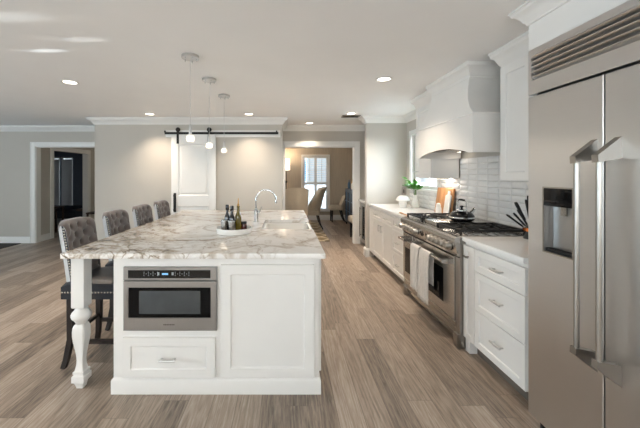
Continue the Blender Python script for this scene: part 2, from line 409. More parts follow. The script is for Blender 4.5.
def shaker(axis, face, u0, u1, z0, z1, th=.020, rail=.058, rec=.009, slope=.006, mb=None):
    """framed door or drawer front: face is the carcass plane, the front stands th proud of it"""
    mb = mb or MB()
    def ring(i, d): return [facing(axis, u, d, z)(face) for u, z in ((u0+i, z0+i), (u1-i, z0+i), (u1-i, z1-i), (u0+i, z1-i))]
    mb.rings([ring(0, 0), ring(0, th-.0015), ring(.0015, th), ring(rail, th), ring(rail+slope*.4, th-.002), ring(rail+slope, th-rec)])
    return mb
def pull(axis, face, uc, zc, ln=.104, out=.028, vertical=False):
    """bar pull with two posts"""
    mb = MB(); h = ln/2
    def P(t, d): return facing(axis, uc if vertical else uc+t, d, zc+t if vertical else zc)(face)
    mb.tube([P(-h, out), P(-h*.5, out+.003), P(0, out+.004), P(h*.5, out+.003), P(h, out)], .0070, 8)
    for t in (-h*.8, h*.8): mb.cyl(P(t, -.001), P(t, out), .0045, .004, 8)
    return mb
def crown_prof(z1=HC, h=.11, d=.095):
    q = [(0, 0), (.10, 0), (.13, .12), (.28, .22), (.42, .42), (.62, .60), (.86, .70), (.92, .86), (1, .88), (1, 1), (0, 1)]
    return [(o*d, z1-h+z*h) for o, z in q]
def base_prof(h=.135, d=.016): return [(0, 0), (d, 0), (d, h*.80), (d*.75, h*.86), (d*.45, h*.97), (d*.3, h), (0, h)]
# ================================================================== THE SETTING
struct(O0(MB().box(-9, 2.25, -4.1, 11.5, -.08, 0), 'floor', 'floor'), 'grey brown wide plank wood floor running through the rooms', 'floor')
struct(O0(MB().box(-9, 2.25, -4.1, 11.5, HC, HC+.08), 'ceiling', 'ceil'), 'smooth white ceiling with recessed lights', 'ceiling')
def wallx(mb, x0, x1, y0, y1, holes):
    """wall lying along X between y0 and y1 with rectangular holes (a, b, z0, z1)"""
    x = x0
    for a, b, z0, z1 in sorted(holes):
        mb.box(x, a, y0, y1, 0, HC)
        if z0 > 0: mb.box(a, b, y0, y1, 0, z0)
        mb.box(a, b, y0, y1, z1, HC); x = b
    mb.box(x, x1, y0, y1, 0, HC); return mb
def wally(mb, y0, y1, x0, x1, holes):
    y = y0
    for a, b, z0, z1 in sorted(holes):
        mb.box(x0, x1, y, a, 0, HC)
        if z0 > 0: mb.box(x0, x1, a, b, 0, z0)
        mb.box(x0, x1, a, b, z1, HC); y = b
    mb.box(x0, x1, y, y1, 0, HC); return mb
BX0, BX1, BY = -3.392, -.062, 5.55
struct(O0(MB().box(BX0, BX1, BY, BY+.12, 0, HC), 'wall_back', 'wall'), 'greige wall behind the sliding barn door', 'wall')
struct(O0(MB().box(BX1-.12, BX1, BY+.12, 6.40, 0, HC), 'wall_pantry_right', 'wall'))
struct(O0(MB().box(BX0, BX0+.12, BY+.12, 6.45, 0, HC), 'wall_pantry_left', 'wall'))
LO0, LO1, LOZ = -5.16, -3.90, 1.99                       # opening into the hall
struct(O0(wallx(MB(), -8.0, BX0, 6.45, 6.57, [(LO0, LO1, 0, LOZ)]), 'wall_left_far', 'wall'), 'greige wall at far left around the cased hall opening', 'wall')
DO0, DO1, DOZ, DY = -.03, 1.40, 1.985, 6.40              # opening into the dining room
struct(O0(wallx(MB(), BX1, 2.07, DY, DY+.12, [(DO0, DO1, 0, DOZ)]), 'wall_dining', 'wall'), 'greige wall around the wide dining room opening', 'wall')
struct(O0(MB().box(1.385, 2.07, 5.38, 5.50, 0, HC), 'wall_stub', 'wall'), 'short pale wall at the end of the long counter', 'wall')
WY0, WY1, WZ0, WZ1 = 4.26, 5.14, 1.20, 2.06              # kitchen window
struct(O0(wally(MB(), -4.0, 11.2, 2.07, 2.20, [(WY0, WY1, WZ0, WZ1)]), 'wall_right', 'wall'), 'wall behind the range and the counters', 'wall')
# dining room
DBY = 9.73; DW = (.54, 1.30, .30, 1.97)
struct(O0(wallx(MB(), -3.2, 2.07, DBY, DBY+.13, [DW]), 'wall_dining_back', 'dining'), 'taupe dining room wall around the shuttered window', 'wall')
struct(O0(MB().box(2.058, 2.07, 6.52, DBY, 0, HC), 'wall_dining_right', 'dining'))
struct(O0(MB().box(-3.3, -3.2, 6.57, DBY, 0, HC), 'wall_dining_left', 'dining'))
# hall and dark room beyond the left opening
struct(O0(wally(MB(), 6.57, 9.0, -5.30, -5.18, [(6.97, 8.17, 0, 1.95)]), 'wall_hall_left', 'wall'), 'hall wall with the cased opening to the dark room', 'wall')
struct(O0(MB().box(-5.18, -3.30, 9.0, 9.12, 0, HC), 'wall_hall_end', 'wall'))
DRW = [(-7.66, -7.37, .29, 1.985), (-7.31, -6.95, .29, 1.985)]
struct(O0(wallx(MB(), -9.0, -5.30, 10.2, 10.3, DRW), 'wall_study_back', 'dark'), 'slate painted wall of the dark room beyond the hall', 'wall')
struct(O0(MB().box(-9.0, -8.9, 6.57, 10.2, 0, HC), 'wall_study_left', 'dark'))
struct(O0(MB().box(-5.32, -5.30, 8.30, 10.2, 0, HC), 'wall_study_right', 'dark'))
struct(O0(MB().box(-5.32, -5.18, 9.0, 10.3, 0, HC), 'wall_study_end', 'dark'))
# the rest of the kitchen, behind the camera and to its left
LW = [(-1.9, .7, .5, 2.2), (3.3, 5.5, .5, 2.2)]
struct(O0(wally(MB(), -4.0, 6.57, -8.12, -8.0, LW), 'wall_left', 'wall'))
RW = [(-6.0, -3.2, .45, 2.35), (-2.0, .8, .45, 2.35)]
struct(O0(wallx(MB(), -8.12, 2.20, -4.12, -4.0, RW), 'wall_rear', 'wall'))
# ---- windows (frame, muntins, pane)
nwin = [0]
def window(axis, plane, a, b, z0, z1, nx, nz, label=None, depth=.05):
    """sash window set in a wall hole; plane is the sash centre"""
    nwin[0] += 1
    def bx(mb, u0, u1, za, zb, t):
        return mb.box(u0, u1, plane-t, plane+t, za, zb) if axis == 'y' else mb.box(plane-t, plane+t, u0, u1, za, zb)
    f = MB(); w = .045
    bx(f, a, a+w, z0, z1, depth/2); bx(f, b-w, b, z0, z1, depth/2); bx(f, a+w, b-w, z0, z0+w, depth/2); bx(f, a+w, b-w, z1-w, z1, depth/2)
    for i in range(1, nx): c = a+(b-a)*i/nx; bx(f, c-.012, c+.012, z0+w, z1-w, .014)
    for i in range(1, nz): c = z0+(z1-z0)*i/nz; bx(f, a+w, b-w, c-.012, c+.012, .0139)
    o = struct(O0(f, 'window_%d' % nwin[0], 'trim'), label, 'window' if label else None)
    g = MB(); bx(g, a+w*.6, b-w*.6, z0+w*.6, z1-w*.6, .003); g.build('pane', 'glass', o)
    return o
w1 = window('x', 2.145, WY0, WY1, WZ0, WZ1, 2, 2, 'white kitchen window over the counter behind the plant')
w2 = window('y', DBY+.085, *DW, 2, 4, 'dining room window behind white shutters')
window('x', -8.06, *LW[0], 3, 2); window('x', -8.06, *LW[1], 3, 2)
window('y', -4.06, *RW[0], 3, 1); window('y', -4.06, *RW[1], 3, 1)
w7 = window('y', 10.25, *DRW[0], 1, 2, 'left dark room window behind closed blinds'); w8 = window('y', 10.25, *DRW[1], 1, 2, 'right dark room window behind closed blinds')
for (a, b, z0, z1), nm in ((DRW[0], 'left'), (DRW[1], 'right')):
    mb = MB()
    for i in range(33): z = z0+.03+i*.049; mb.prism([(10.170, z-.024), (10.173, z-.026), (10.183, z+.022), (10.180, z+.024)], 'x', a+.01, b-.01)
    mb.box(a, b, 10.155, 10.195, z1-.05, z1)
    tag(mb.build('window_blind', 'outer'), 'pale slatted blind on the %s window of the dark room' % nm, 'blind', 'blinds in the dark room')
# portals so that daylight finds the two windows in view
for nm, lo, lk, sx, sy in (('daylight_kitchen_window', (2.19, (WY0+WY1)/2, (WZ0+WZ1)/2), (-1, 0, 0), WY1-WY0, WZ1-WZ0), ('daylight_dining_window', (.92, DBY+.125, 1.13), (0, -1, 0), .76, 1.67)):
    area(nm, lo, lk, sx, sy, 1, (1, 1, 1)).data.cycles.is_portal = True
# ---- window casings, sills, door casings: trim_n
ntrim = [0]
def trim(mb, label=None):
    ntrim[0] += 1
    return struct(O0(mb, 'trim_%d' % ntrim[0], 'trim'), label, 'trim' if label else None)
def casing_x(y, a, b, z1, w=.092, left=True, right=True, wl=None, sgn=-1):
    """cased opening in a wall along X; sgn: side the casing stands on; with jamb lining"""
    mb = MB(); t0, t1 = (y-.02, y) if sgn < 0 else (y, y+.02); e0, e1 = (y-.03, y) if sgn < 0 else (y, y+.03)
    wl = w if wl is None else wl
    if left: mb.box(a-wl, a, t0, t1, 0, z1+w, .003); mb.box(a-wl-.001, a-wl+.014, e0, e1, 0, z1+w, .003)
    if right: mb.box(b, b+w, t0, t1, 0, z1+w, .003); mb.box(b+w-.014, b+w+.001, e0, e1, 0, z1+w, .003)
    mb.box(a, b, t0, t1, z1, z1+w, .003); mb.box(a-wl, b+w, e0, e1, z1+w-.014, z1+w+.001, .003)
    return mb
trim(casing_x(DY, DO0, DO1, DOZ, .105, wl=.03), 'white casing around the dining room opening')
mb = MB(); mb.box(DO0-.001, DO0+.015, DY, DY+.12, 0, DOZ); mb.box(DO1-.015, DO1+.001, DY, DY+.12, 0, DOZ); mb.box(DO0, DO1, DY, DY+.12, DOZ-.015, DOZ+.001); trim(mb)
trim(casing_x(6.45, LO0, LO1, LOZ, .092), 'white casing around the hall opening at far left')
mb = MB(); mb.box(LO0-.001, LO0+.015, 6.45, 6.57, 0, LOZ); mb.box(LO1-.015, LO1+.001, 6.45, 6.57, 0, LOZ); mb.box(LO0, LO1, 6.45, 6.57, LOZ-.015, LOZ+.001); trim(mb)
mb = MB()                                               # casing of the doorway in the hall's side wall
for a, b in ((6.87, 6.97), (8.17, 8.27)): mb.box(-5.18, -5.16, a, b, 0, 2.05, .003)
mb.box(-5.18, -5.1601, 6.97, 8.17, 1.95, 2.05, .003)
for a, b in ((6.97, 6.985), (8.155, 8.17)): mb.box(-5.30, -5.18, a, b, 0, 1.95)
trim(mb, 'white casing around the doorway to the dark room')
mb = MB()                                               # kitchen window casing and stool
mb.box(2.05, 2.07, WY0-.075, WY0, WZ0-.02, WZ1+.075, .003); mb.box(2.05, 2.07, WY1, WY1+.075, WZ0-.02, WZ1+.075, .003); mb.box(2.051, 2.07, WY0, WY1, WZ1, WZ1+.075, .003)
mb.box(2.02, 2.12, WY0-.09, WY1+.09, WZ0-.03, WZ0, .004)
trim(mb, 'white casing and sill of the kitchen window')
mb = MB(); a, b, z0, z1 = DW
for u0, u1, za, zb in ((a-.065, a, z0-.03, z1+.065), (b, b+.065, z0-.03, z1+.065), (a, b, z1, z1+.065)): mb.box(u0, u1, DBY-.02, DBY, za, zb, .003)
mb.box(a-.08, b+.08, DBY-.05, DBY+.04, z0-.035, z0, .004)
trim(mb, 'white casing and sill of the dining room window')
# crowns
trim(MB().sweep([(BX0, 6.45), (BX0, BY), (BX1, BY), (BX1, DY)], crown_prof()), 'white crown moulding above the barn door wall')
trim(MB().sweep([(-8.0, 6.45), (BX0, 6.45)], crown_prof()), 'white crown moulding along the far left wall')
trim(MB().sweep([(BX1, DY), (2.07, DY)], crown_prof()), 'white crown moulding above the dining room opening')
trim(MB().sweep([(2.07, 5.50), (1.385, 5.50), (1.385, 5.38), (2.07, 5.38), (2.07, 4.145)][0:5], crown_prof()), 'white crown moulding around the short wall by the counter')
trim(MB().sweep([(-3.2, DBY), (2.058, DBY), (2.058, DY+.12)], crown_prof()))
# baseboards
def baseboard(nm, path, h=.135, d=.016): struct(O0(MB().sweep(path, base_prof(h, d)), 'baseboard_'+nm, 'trim'))
baseboard('left_far', [(-8.0, 6.45), (LO0-.093, 6.45)])
baseboard('left_far_right', [(LO1+.093, 6.45), (BX0, 6.45)])
baseboard('back', [(BX0, 6.45), (BX0, BY), (BX1, BY), (BX1, DY-.02)])
baseboard('stub', [(1.52, 5.50), (1.385, 5.50), (1.385, 5.38), (1.43, 5.38)], .15, .022)
baseboard('dining_back', [(-3.2, DBY), (2.058, DBY)], .16)
baseboard('hall', [(-5.18, 6.57), (-5.18, 6.86)]); baseboard('hall_end', [(-5.18, 8.29), (-5.18, 9.0), (-3.3, 9.0)])
# tiled backsplash: glossy bevelled tiles, each with a raised faceted face
mb = MB(); TW, TH = .178, .0645
def tiles(y0, y1, z0, z1):
    ny = max(1, round((y1-y0)/TW)); nz = max(1, round((z1-z0)/TH)); w = (y1-y0)/ny; h = (z1-z0)/nz; g = .0012
    for i in range(ny):
        for j in range(nz):
            a, b, c, d = y0+i*w+g, y0+(i+1)*w-g, z0+j*h+g, z0+(j+1)*h-g; m = (c+d)/2
            mb.rings([[(2.069, a, c), (2.069, b, c), (2.069, b, d), (2.069, a, d)], [(2.064, a, c), (2.064, b, c), (2.064, b, d), (2.064, a, d)],
                      [(2.0545, a+.03, m-.011), (2.0545, b-.03, m-.011), (2.0545, b-.03, m+.011), (2.0545, a+.03, m+.011)]], cap0=False)
tiles(1.876, 2.53, .9145, 1.368); tiles(2.53, 3.715, .9145, 1.60); tiles(3.715, WY0-.09, .9145, 1.368); tiles(WY0-.09, 5.23, .9145, WZ0-.031)
struct(O0(mb, 'tile_backsplash', 'tile'), 'glossy white bevelled tile backsplash behind the range', 'backsplash')
# ================================================================== OUTSIDE
struct(O0(MB().box(-30, 40, 11.6, 60, -.3, -.1).box(2.6, 40, -10, 11.6, -.3, -.1), 'paving', 'lawn'), 'pale paving outside the windows', 'paving')
h = thing('neighbour_house', 'pale house seen through the dining room shutters', 'house', (-.2, 26, -.1))
mb = MB().box(-5, 1.6, 24, 30, -.1, 3.4); mb.build('wall', 'siding', h)
MB().prism([(23.6, 3.4), (30.4, 3.4), (27, 5.2)], 'x', -5.3, 1.9).build('roof', 'roof', h)
for x in (-2.6, -.4, .75): MB().box(x, x+.8, 23.95, 24.0, .9, 2.5).build('window', 'navyedge', h)
# ================================================================== LARGE OBJECTS
# ---- island
IX0, IX1, IY0, IY1 = -1.115, .213, 2.025, 4.33
t = thing('kitchen_island', 'white kitchen island cabinet with turned corner legs under the marble top', 'island', (-.45, 3.15, 0))
mb = MB()
MX0, MX1, MZ0, MZ1 = -1.036, -.450, .42, .816       # microwave cut-out
mb.box(IX0, MX0, IY0, IY0+.02, .09, .879); mb.box(MX1, IX1, IY0, IY0+.02, .09, .879); mb.box(MX0, MX1, IY0, IY0+.02, .09, MZ0); mb.box(MX0, MX1, IY0, IY0+.02, MZ1, .879)
mb.box(IX0, IX0+.02, IY0+.02, IY1, .02, .879); mb.box(IX0, IX1, IY1-.02, IY1, .02, .879)
SY0, SY1 = 2.86, 3.48
mb.box(IX1-.02, IX1, IY0+.02, SY0, .02, .879); mb.box(IX1-.02, IX1, SY1, IY1-.02, .02, .879); mb.box(IX1-.02, IX1, SY0, SY1, .02, .60)
mb.build('body', 'cab', t)
MB().sweep([(IX0, IY0), (IX1, IY0), (IX1, IY1), (IX0, IY1)], [(-.02, 0), (.012, 0), (.012, .085), (.009, .092), (.0035, .099), (0, .102), (-.02, .102)], closed=True).build('plinth', 'cab', t)
shaker('y-', IY0, -.418, .182, .110, .836, rail=.062).build('end_panel', 'cab', t)
d = shaker('y-', IY0, -1.050, -.455, .110, .366, rail=.052).build('drawer', 'cab', t)
pull('y-', IY0-.020, -.7525, .237).build('handle', 'satin', d)
for k in range(2):                                   # doors on the aisle side
    y0 = IY0+.05+k*.40; e = shaker('x+', IX1, y0, y0+.385, .115, .86).build('door', 'cab', t)
    pull('x+', IX1+.02, y0+(.34 if k == 0 else .05), .72, vertical=True).build('handle', 'satin', e)
for k in range(2):
    y0 = SY0+k*.31; e = shaker('x+', IX1, y0+.004, y0+.306, .115, .59).build('door', 'cab', t)
for y0 in (2.050,):                             # turned legs
    cx, cy = -1.367, y0+.0425; mb = MB(); h = .0425
    def sq(w, z, r=0): return [(cx-w+r, cy-w, z), (cx+w-r, cy-w, z), (cx+w, cy-w+r, z), (cx+w, cy+w-r, z), (cx+w-r, cy+w, z), (cx-w+r, cy+w, z), (cx-w, cy+w-r, z), (cx-w, cy-w+r, z)]
    prof = [(.022, 0, .002), (.0225, .006, .002), (.028, .028, .002), (.0345, .042, .002), (.0425, .046, .002), (.0425, .084, .003), (.036, .087, .003), (.033, .095, .003), (.0375, .101, .003), (.0375, .111, .003), (.030, .116, .003), (.0275, .126, .004),
            (.0225, .155, .004), (.0215, .185, .004), (.0245, .220, .005), (.0305, .262, .006), (.0375, .305, .008), (.0425, .345, .010), (.0425, .375, .010), (.040, .398, .008), (.034, .416, .006), (.028, .424, .006)]
    mb.rings([sq(w, z, r) for w, z, r in prof])
    mb.lathe((cx, cy, 0), [(.030, .422), (.034, .428), (.036, .434), (.046, .450), (.057, .462), (.0615, .476), (.0615, .486), (.055, .500), (.043, .512), (.037, .527), (.036, .533), (.040, .537)], 32)
    mb.rings([sq(h-.003, .535, .002), sq(h, .540, .002), sq(h, .879, .002)])
    mb.build('leg', 'cab', t)
# ---- slab with sink notch
TX0, TX1, TY0, TY1, TZ0, TZ1 = -1.432, .250, 1.985, 4.39, .879, .914
SX0 = -.233
out = [(TX0, TY0), (TX1, TY0), (TX1, SY0), (SX0, SY0), (SX0, SY1), (TX1, SY1), (TX1, TY1), (TX0, TY1)]
mb = MB(); mb.prism(out, 'z', TZ0, TZ1)
ed = [e for e in mb.bm.edges if abs(e.verts[0].co.z-e.verts[1].co.z) < 1e-4]
bmesh.ops.bevel(mb.bm, geom=ed, offset=.005, segments=2, affect='EDGES', profile=.6)
slab = O0(mb, 'island_countertop', 'stone'); tag(slab, 'white and brown veined marble countertop on the kitchen island', 'countertop')
# ---- farmhouse sink
t = thing('farmhouse_sink', 'white apron front sink set into the island top', 'sink', (0, 3.17, .62))
mb = MB(); sx1 = .262; a, b = SY0+.003, SY1-.003; bx0 = SX0+.003
def rr(x0, x1, y0, y1, z, r=.03):
    p = []
    for cx, cy, a0 in ((x1-r, y1-r, 0), (x0+r, y1-r, 90), (x0+r, y0+r, 180), (x1-r, y0+r, 270)):
        for k in range(5): q = math.radians(a0+k*22.5); p.append((cx+r*math.cos(q), cy+r*math.sin(q), z))
    return p
mb.rings([rr(bx0, sx1, a, b, .62, .01), rr(bx0, sx1, a, b, .872, .01), rr(bx0+.003, sx1-.003, a+.003, b-.003, .876, .01), rr(bx0+.010, sx1-.026, a+.010, b-.010, .876, .03), rr(bx0+.014, sx1-.030, a+.014, b-.014, .870, .04), rr(bx0+.032, sx1-.036, a+.032, b-.032, .66, .05), rr(bx0+.06, sx1-.066, a+.06, b-.06, .645, .05)])
mb.build('basin', 'ceramic', t)
MB().lathe((.02, 3.17, 0), [(.045, .6445), (.045, .649), (.035, .650), (.030, .646), (.010, .646)], 24).build('drain', 'chrome', t)
# ---- microwave drawer
t = thing('microwave_drawer', 'stainless steel microwave drawer built into the island end', 'microwave', (-.7475, 2.0, .414))
FY = 2.0
mb = MB(); mb.box(MX0+.004, MX1-.004, IY0+.001, IY0+.45, MZ0+.004, MZ1-.004); mb.build('body', 'iron', t)
X0, X1 = -1.042, -.443
mb = MB(); mb.rings([[(x, y, z) for x, z in ((X0+i, .737+i), (X1-i, .737+i), (X1-i, .822-i), (X0+i, .822-i))] for i, y in ((0, IY0-.0005), (0, FY+.004), (.004, FY))])
cp = mb.build('control_panel', 'steel_x', t)
MB().box(X0+.033, X1-.040, FY-.0012, FY+.002, .752, .804).build('touch_strip', 'black', cp)
MB().box(-.792, -.753, FY-.0022, FY+.001, .774, .785).build('display', 'display', cp)
for side in (0, 1):
    mb = MB()
    for r in range(3):
        for k in range(7):
            x = (-.910+k*.0145) if side == 0 else (-.710+k*.0145)
            if r == 1 or k % 2 == 0: mb.box(x, x+.006, FY-.0020, FY+.001, .768+r*.011, .7705+r*.011)
    x = (-.821, -.730)[side]; mb.box(x, x+.012, FY-.0020, FY+.001, .772, .790)
    mb.build('key_marks', 'keys', cp)
mb = MB(); Zb, Zt = .414, .732
def rg(x0, x1, z0, z1, y): return [(x0, y, z0), (x1, y, z0), (x1, y, z1), (x0, y, z1)]
wx0, wx1, wz0, wz1 = X0+.036, X1-.041, .500, .690
mb.rings([rg(X0, X1, Zb, Zt, IY0-.0005), rg(X0, X1, Zb, Zt, FY+.004), rg(X0+.004, X1-.004, Zb+.004, Zt-.004, FY), rg(wx0-.003, wx1+.003, wz0-.003, wz1+.003, FY), rg(wx0, wx1, wz0, wz1, FY+.006)], cap1=False)
dr = mb.build('drawer_front', 'steel_x', t)
MB().box(wx0-.002, wx1+.002, FY+.004, FY+.010, wz0-.002, wz1+.002).build('window_border', 'blackglass', dr)
MB().box(wx0+.065, wx1-.065, FY+.0032, FY+.0045, wz0+.022, wz1-.020, .0004).build('inner_window', 'ovenin', dr)
mb = MB()
for k in range(7): mb.box(-.783+k*.0105, -.7755+k*.0105, FY-.0012, FY+.001, .452, .4585)
mb.build('nameplate', 'mark', dr)
# ---- refrigerator
RX = 1.34; RY0, RYS, RY1 = .665, 1.319, 1.733
t = thing('refrigerator', 'large built-in stainless steel refrigerator with two upright handles', 'refrigerator', (1.7, 1.2, 0))
mb = MB(); mb.box(1.385, 2.05, RY0+.01, RY1-.006, .10, 2.095).box(1.43, 2.05, RY0+.01, RY1-.006, .0, .10); mb.build('body', 'iron', t)
# grille with slats
gz0, gz1 = 1.850, 2.096; gy1 = RY1; mb = MB()
def gr(y0, y1, z0, z1, x): return [(x, y0, z0), (x, y1, z0), (x, y1, z1), (x, y0, z1)]
vz0, vz1, vy1, vy0 = 1.925, 2.060, 1.712, RY0+.03
mb.rings([gr(RY0, gy1, gz0, gz1, 1.384), gr(RY0, gy1, gz0, gz1, RX+.001), gr(vy0, vy1, vz0, vz1, RX+.001), gr(vy0, vy1, vz0, vz1, 1.372)])
g = mb.build('grille_panel', 'steel_y', t)
mb = MB()
for k in range(5):
    z = vz0+.002+k*.0275; mb.prism([(RX+.004, z+.017), (RX+.002, z+.0195), (RX+.002, z+.0215), (1.368, z+.004), (1.368, z)], 'y', vy0, vy1)
mb.build('louvers', 'steel_y', g)
# left door with the dispenser opening
dz0, dz1 = .105, 1.838; py0, py1, pz0, pz1 = 1.463, 1.628, 1.020, 1.346
mb = MB()
mb.rings([gr(RYS+.003, RY1, dz0, dz1, 1.384), gr(RYS+.003, RY1, dz0, dz1, RX+.003), gr(RYS+.006, RY1-.003, dz0+.003, dz1-.003, RX), gr(py0, py1, pz0, pz1, RX), gr(py0, py1, pz0, pz1, 1.3835)])
dl = mb.build('door', 'steel_y', t)
mb = MB(); b0 = RX-.002
mb.rings([gr(py0-.006, py1+.006, pz0-.006, pz1+.006, b0+.003), gr(py0-.006, py1+.006, pz0-.006, pz1+.006, b0), gr(py0+.001, py1-.001, pz0+.001, pz1-.001, b0), gr(py0+.001, py1-.001, pz0+.001, pz1-.001, b0+.003)], closed=True)
mb.build('dispenser_bezel', 'steel_z', dl)
mb = MB(); mb.rings([gr(py0+.001, py1-.001, pz0+.001, 1.255, RX+.003), gr(py0+.012, py1-.012, pz0+.02, 1.255, 1.381)], cap0=False); mb.build('dispenser_recess', 'steel_x', dl)
MB().box(RX-.001, RX+.035, py0+.001, py1-.001, 1.255, pz1-.001, .002).build('dispenser_control', 'blackglass', dl)
MB().box(RX+.004, 1.38, py0+.006, py1-.006, pz0+.004, pz0+.018).build('drip_tray', 'iron', dl)
MB().prism([(RX+.030, 1.255), (RX+.040, 1.255), (RX+.036, 1.21), (RX+.030, 1.21)], 'y', 1.53, 1.56).build('paddle', 'nickel', dl)
mb = MB(); mb.rings([gr(RY0, RYS-.003, dz0, dz1, 1.384), gr(RY0, RYS-.003, dz0, dz1, RX+.003), gr(RY0+.003, RYS-.006, dz0+.003, dz1-.003, RX)])
dR = mb.build('door', 'steel_y', t)
for door, hy in ((dl, 1.360), (dR, 1.262)):
    mb = MB(); hx = RX-.078
    mb.cyl((hx, hy, .640), (hx, hy, 1.490), .0105, seg=20)
    w = .0140
    for s_, zm in ((1, 1.475), (-1, .655)):          # wedge brackets
        p = [(RX, zm+s_*.092), (RX, zm+s_*.006), (hx-.016, zm-s_*.012), (hx-.0175, zm+s_*.018)]
        mb.prism(p, 'y', hy-w, hy+w)
    mb.build('handle', 'steel_z', door)
MB().box(1.40, 1.43, RY0+.01, RY1-.01, .015, .095).build('toe_grille', 'iron', t)
for k in range(2):                                       # front foot by the white panel
    y = (RY1-.045, RY0+.045)[k]; MB().lathe((1.385, y, 0), [(.022, 0), (.024, .006), (.020, .012), (.008, .014), (.008, .105)], 16).build('foot', 'iron', t)
# ---- cabinet around and over the refrigerator
t = thing('refrigerator_surround', 'white panelled cabinet over and beside the refrigerator', 'cabinet', (1.7, 1.2, 0))
MB().box(1.452, 2.049, RY1+.008, 1.868, 0, 2.25).build('side_panel', 'cab', t)
MB().box(1.452, 2.049, RY0-.024, RY0-.003, 0, 2.25).build('side_panel', 'cab', t)
MB().box(1.450, 2.049, RY0-.024, 1.870, 2.100, 2.405).build('top_box', 'cab', t)
MB().sweep([(1.66, 1.870), (1.450, 1.870), (1.450, RY0-.024), (2.049, RY0-.024)], crown_prof(2.408, .105, .072)).build('crown_moulding', 'cab', t)
# ---- base cabinets on the right wall
FX = 1.45                                              # carcass face; fronts stand 2 cm proud
def base(name, label, y0, y1, toe=True):
    t = thing(name, label, 'cabinet', (1.75, (y0+y1)/2, 0), 'white base cabinets along the right wall')
    MB().box(FX, 2.05, y0, y1, .112, .879).build('body', 'cab', t)
    if toe: MB().box(1.51, 2.05, y0, y1, 0, .112).build('toe_kick', 'toe', t)
    return t
G = .0025
t = base('narrow_cabinet', 'slim white pull-out cabinet between the range and the drawer stack', 2.380, 2.526, toe=False)
d = shaker('x-', FX, 2.380+G, 2.526-G, .115, .852, rail=.040).build('door', 'cab', t)
mb = MB(); mb.cyl((FX-.02, 2.453, .770), (FX-.040, 2.453, .770), .006, .006, 10); mb.tube([(FX-.043, 2.425, .770), (FX-.046, 2.453, .770), (FX-.043, 2.481, .770)], .007, 10); mb.build('knob', 'nickel', d)
MB().box(1.45, 2.05, 2.47, 2.526, 0, .112).build('foot', 'cab', t); MB().box(1.51, 2.05, 2.380, 2.47, 0, .112).build('toe_kick', 'toe', t)
t = base('drawer_cabinet', 'white three drawer cabinet beside the refrigerator', 1.872, 2.378)
for z0, z1, zp in ((.686, .852, .767), (.393, .682, .552), (.115, .389, .268)):
    d = shaker('x-', FX, 1.873, 2.378-G, z0, z1, rail=.046).build('drawer', 'cab', t)
    pull('x-', FX-.02, 2.105, zp).build('handle', 'satin', d)
RGY0, RGY1 = 2.530, 3.725                               # range bay
t = base('drawer_cabinet', 'white three drawer cabinet just beyond the range', RGY1+.004, 4.225)
for z0, z1 in ((.686, .852), (.393, .682), (.115, .389)):
    d = shaker('x-', FX, 3.760, 4.225-G, z0, z1, rail=.046).build('drawer', 'cab', t)
    pull('x-', FX-.02, 3.99, (z0+z1)/2).build('handle', 'satin', d)
t = base('double_door_cabinet', 'white cabinet with two drawers over two doors near the short wall', 4.227, 5.374)
for k in range(2):
    a = 4.230+k*.475; b = a+.470
    d = shaker('x-', FX, a, b, .710, .852, rail=.040).build('drawer', 'cab', t); pull('x-', FX-.02, (a+b)/2, .781).build('handle', 'satin', d)
    d = shaker('x-', FX, a, b, .115, .705).build('door', 'cab', t); pull('x-', FX-.02, b-.05 if k == 0 else a+.05, .60, .10, vertical=True).build('handle', 'satin', d)
MB().box(FX-.018, FX, 5.180, 5.374, .115, .852).build('filler_strip', 'cab', t)
def counter(nm, y0, y1, label):
    mb = MB(); mb.prism([(1.420, .8795), (2.052, .8795), (2.052, .9138), (1.420, .9138)], 'y', y0, y1)
    bmesh.ops.bevel(mb.bm, geom=[e for e in mb.bm.edges if abs(e.verts[0].co.x-1.42) < 1e-3 and abs(e.verts[1].co.x-1.42) < 1e-3 and abs(e.verts[0].co.z-e.verts[1].co.z) < 1e-4], offset=.004, segments=2, affect='EDGES')
    return tag(mb.build(nm, 'quartz'), label, 'countertop', 'white countertops along the right wall')
counter('countertop', 1.872, 2.526, 'white countertop between the range and the refrigerator')
counter('countertop', RGY1+.004, 5.376, 'long white countertop beyond the range under the window')
# ---- upper cabinets
UX = 1.74
def upper(label, y0, y1, doors, ends):
    t = thing('upper_cabinet', label, 'cabinet', (1.9, (y0+y1)/2, 1.37), 'white upper cabinets on the right wall')
    MB().box(UX, 2.05, y0, y1, 1.370, 2.405).build('body', 'cab', t)
    for a, b, hs in doors:
        d = shaker('x-', UX, a, b, 1.373, 2.262).build('door', 'cab', t); pull('x-', UX-.02, a+.03 if hs == 0 else b-.03, 1.45, .10, vertical=False).build('handle', 'satin', d) if hs < 2 else None
    MB().sweep(ends, crown_prof(2.408, .140, .070)).build('crown_moulding', 'cab', t)
    return t
upper('white upper cabinet between the range hood and the refrigerator', 1.873, 2.516, [(1.876, 2.192, 2), (2.197, 2.513, 2)], [(2.05, 2.516), (UX, 2.516), (UX, 1.873)])
upper('small white upper cabinet between the range hood and the window', 3.708, 4.140, [(3.711, 4.137, 1)], [(2.05, 4.140), (UX, 4.140), (UX, 3.552)])
t = thing('under_cabinet_light', 'slim light strip under the small upper cabinet beside the window', 'light', (1.95, 3.92, 1.36))  # strip itself is unseen, assumed from the bright glow below the cabinet
MB().box(1.93, 1.97, 3.76, 4.08, 1.358, 1.3695, .002).build('housing', 'satin', t)
MB().box(1.936, 1.964, 3.77, 4.07, 1.3565, 1.3585).build('diffuser', 'lens', t)
area('strip_light', (0, 0, -.006), (.15, 0, -1), .03, .30, 1.1, (1, .90, .78), parent=t)
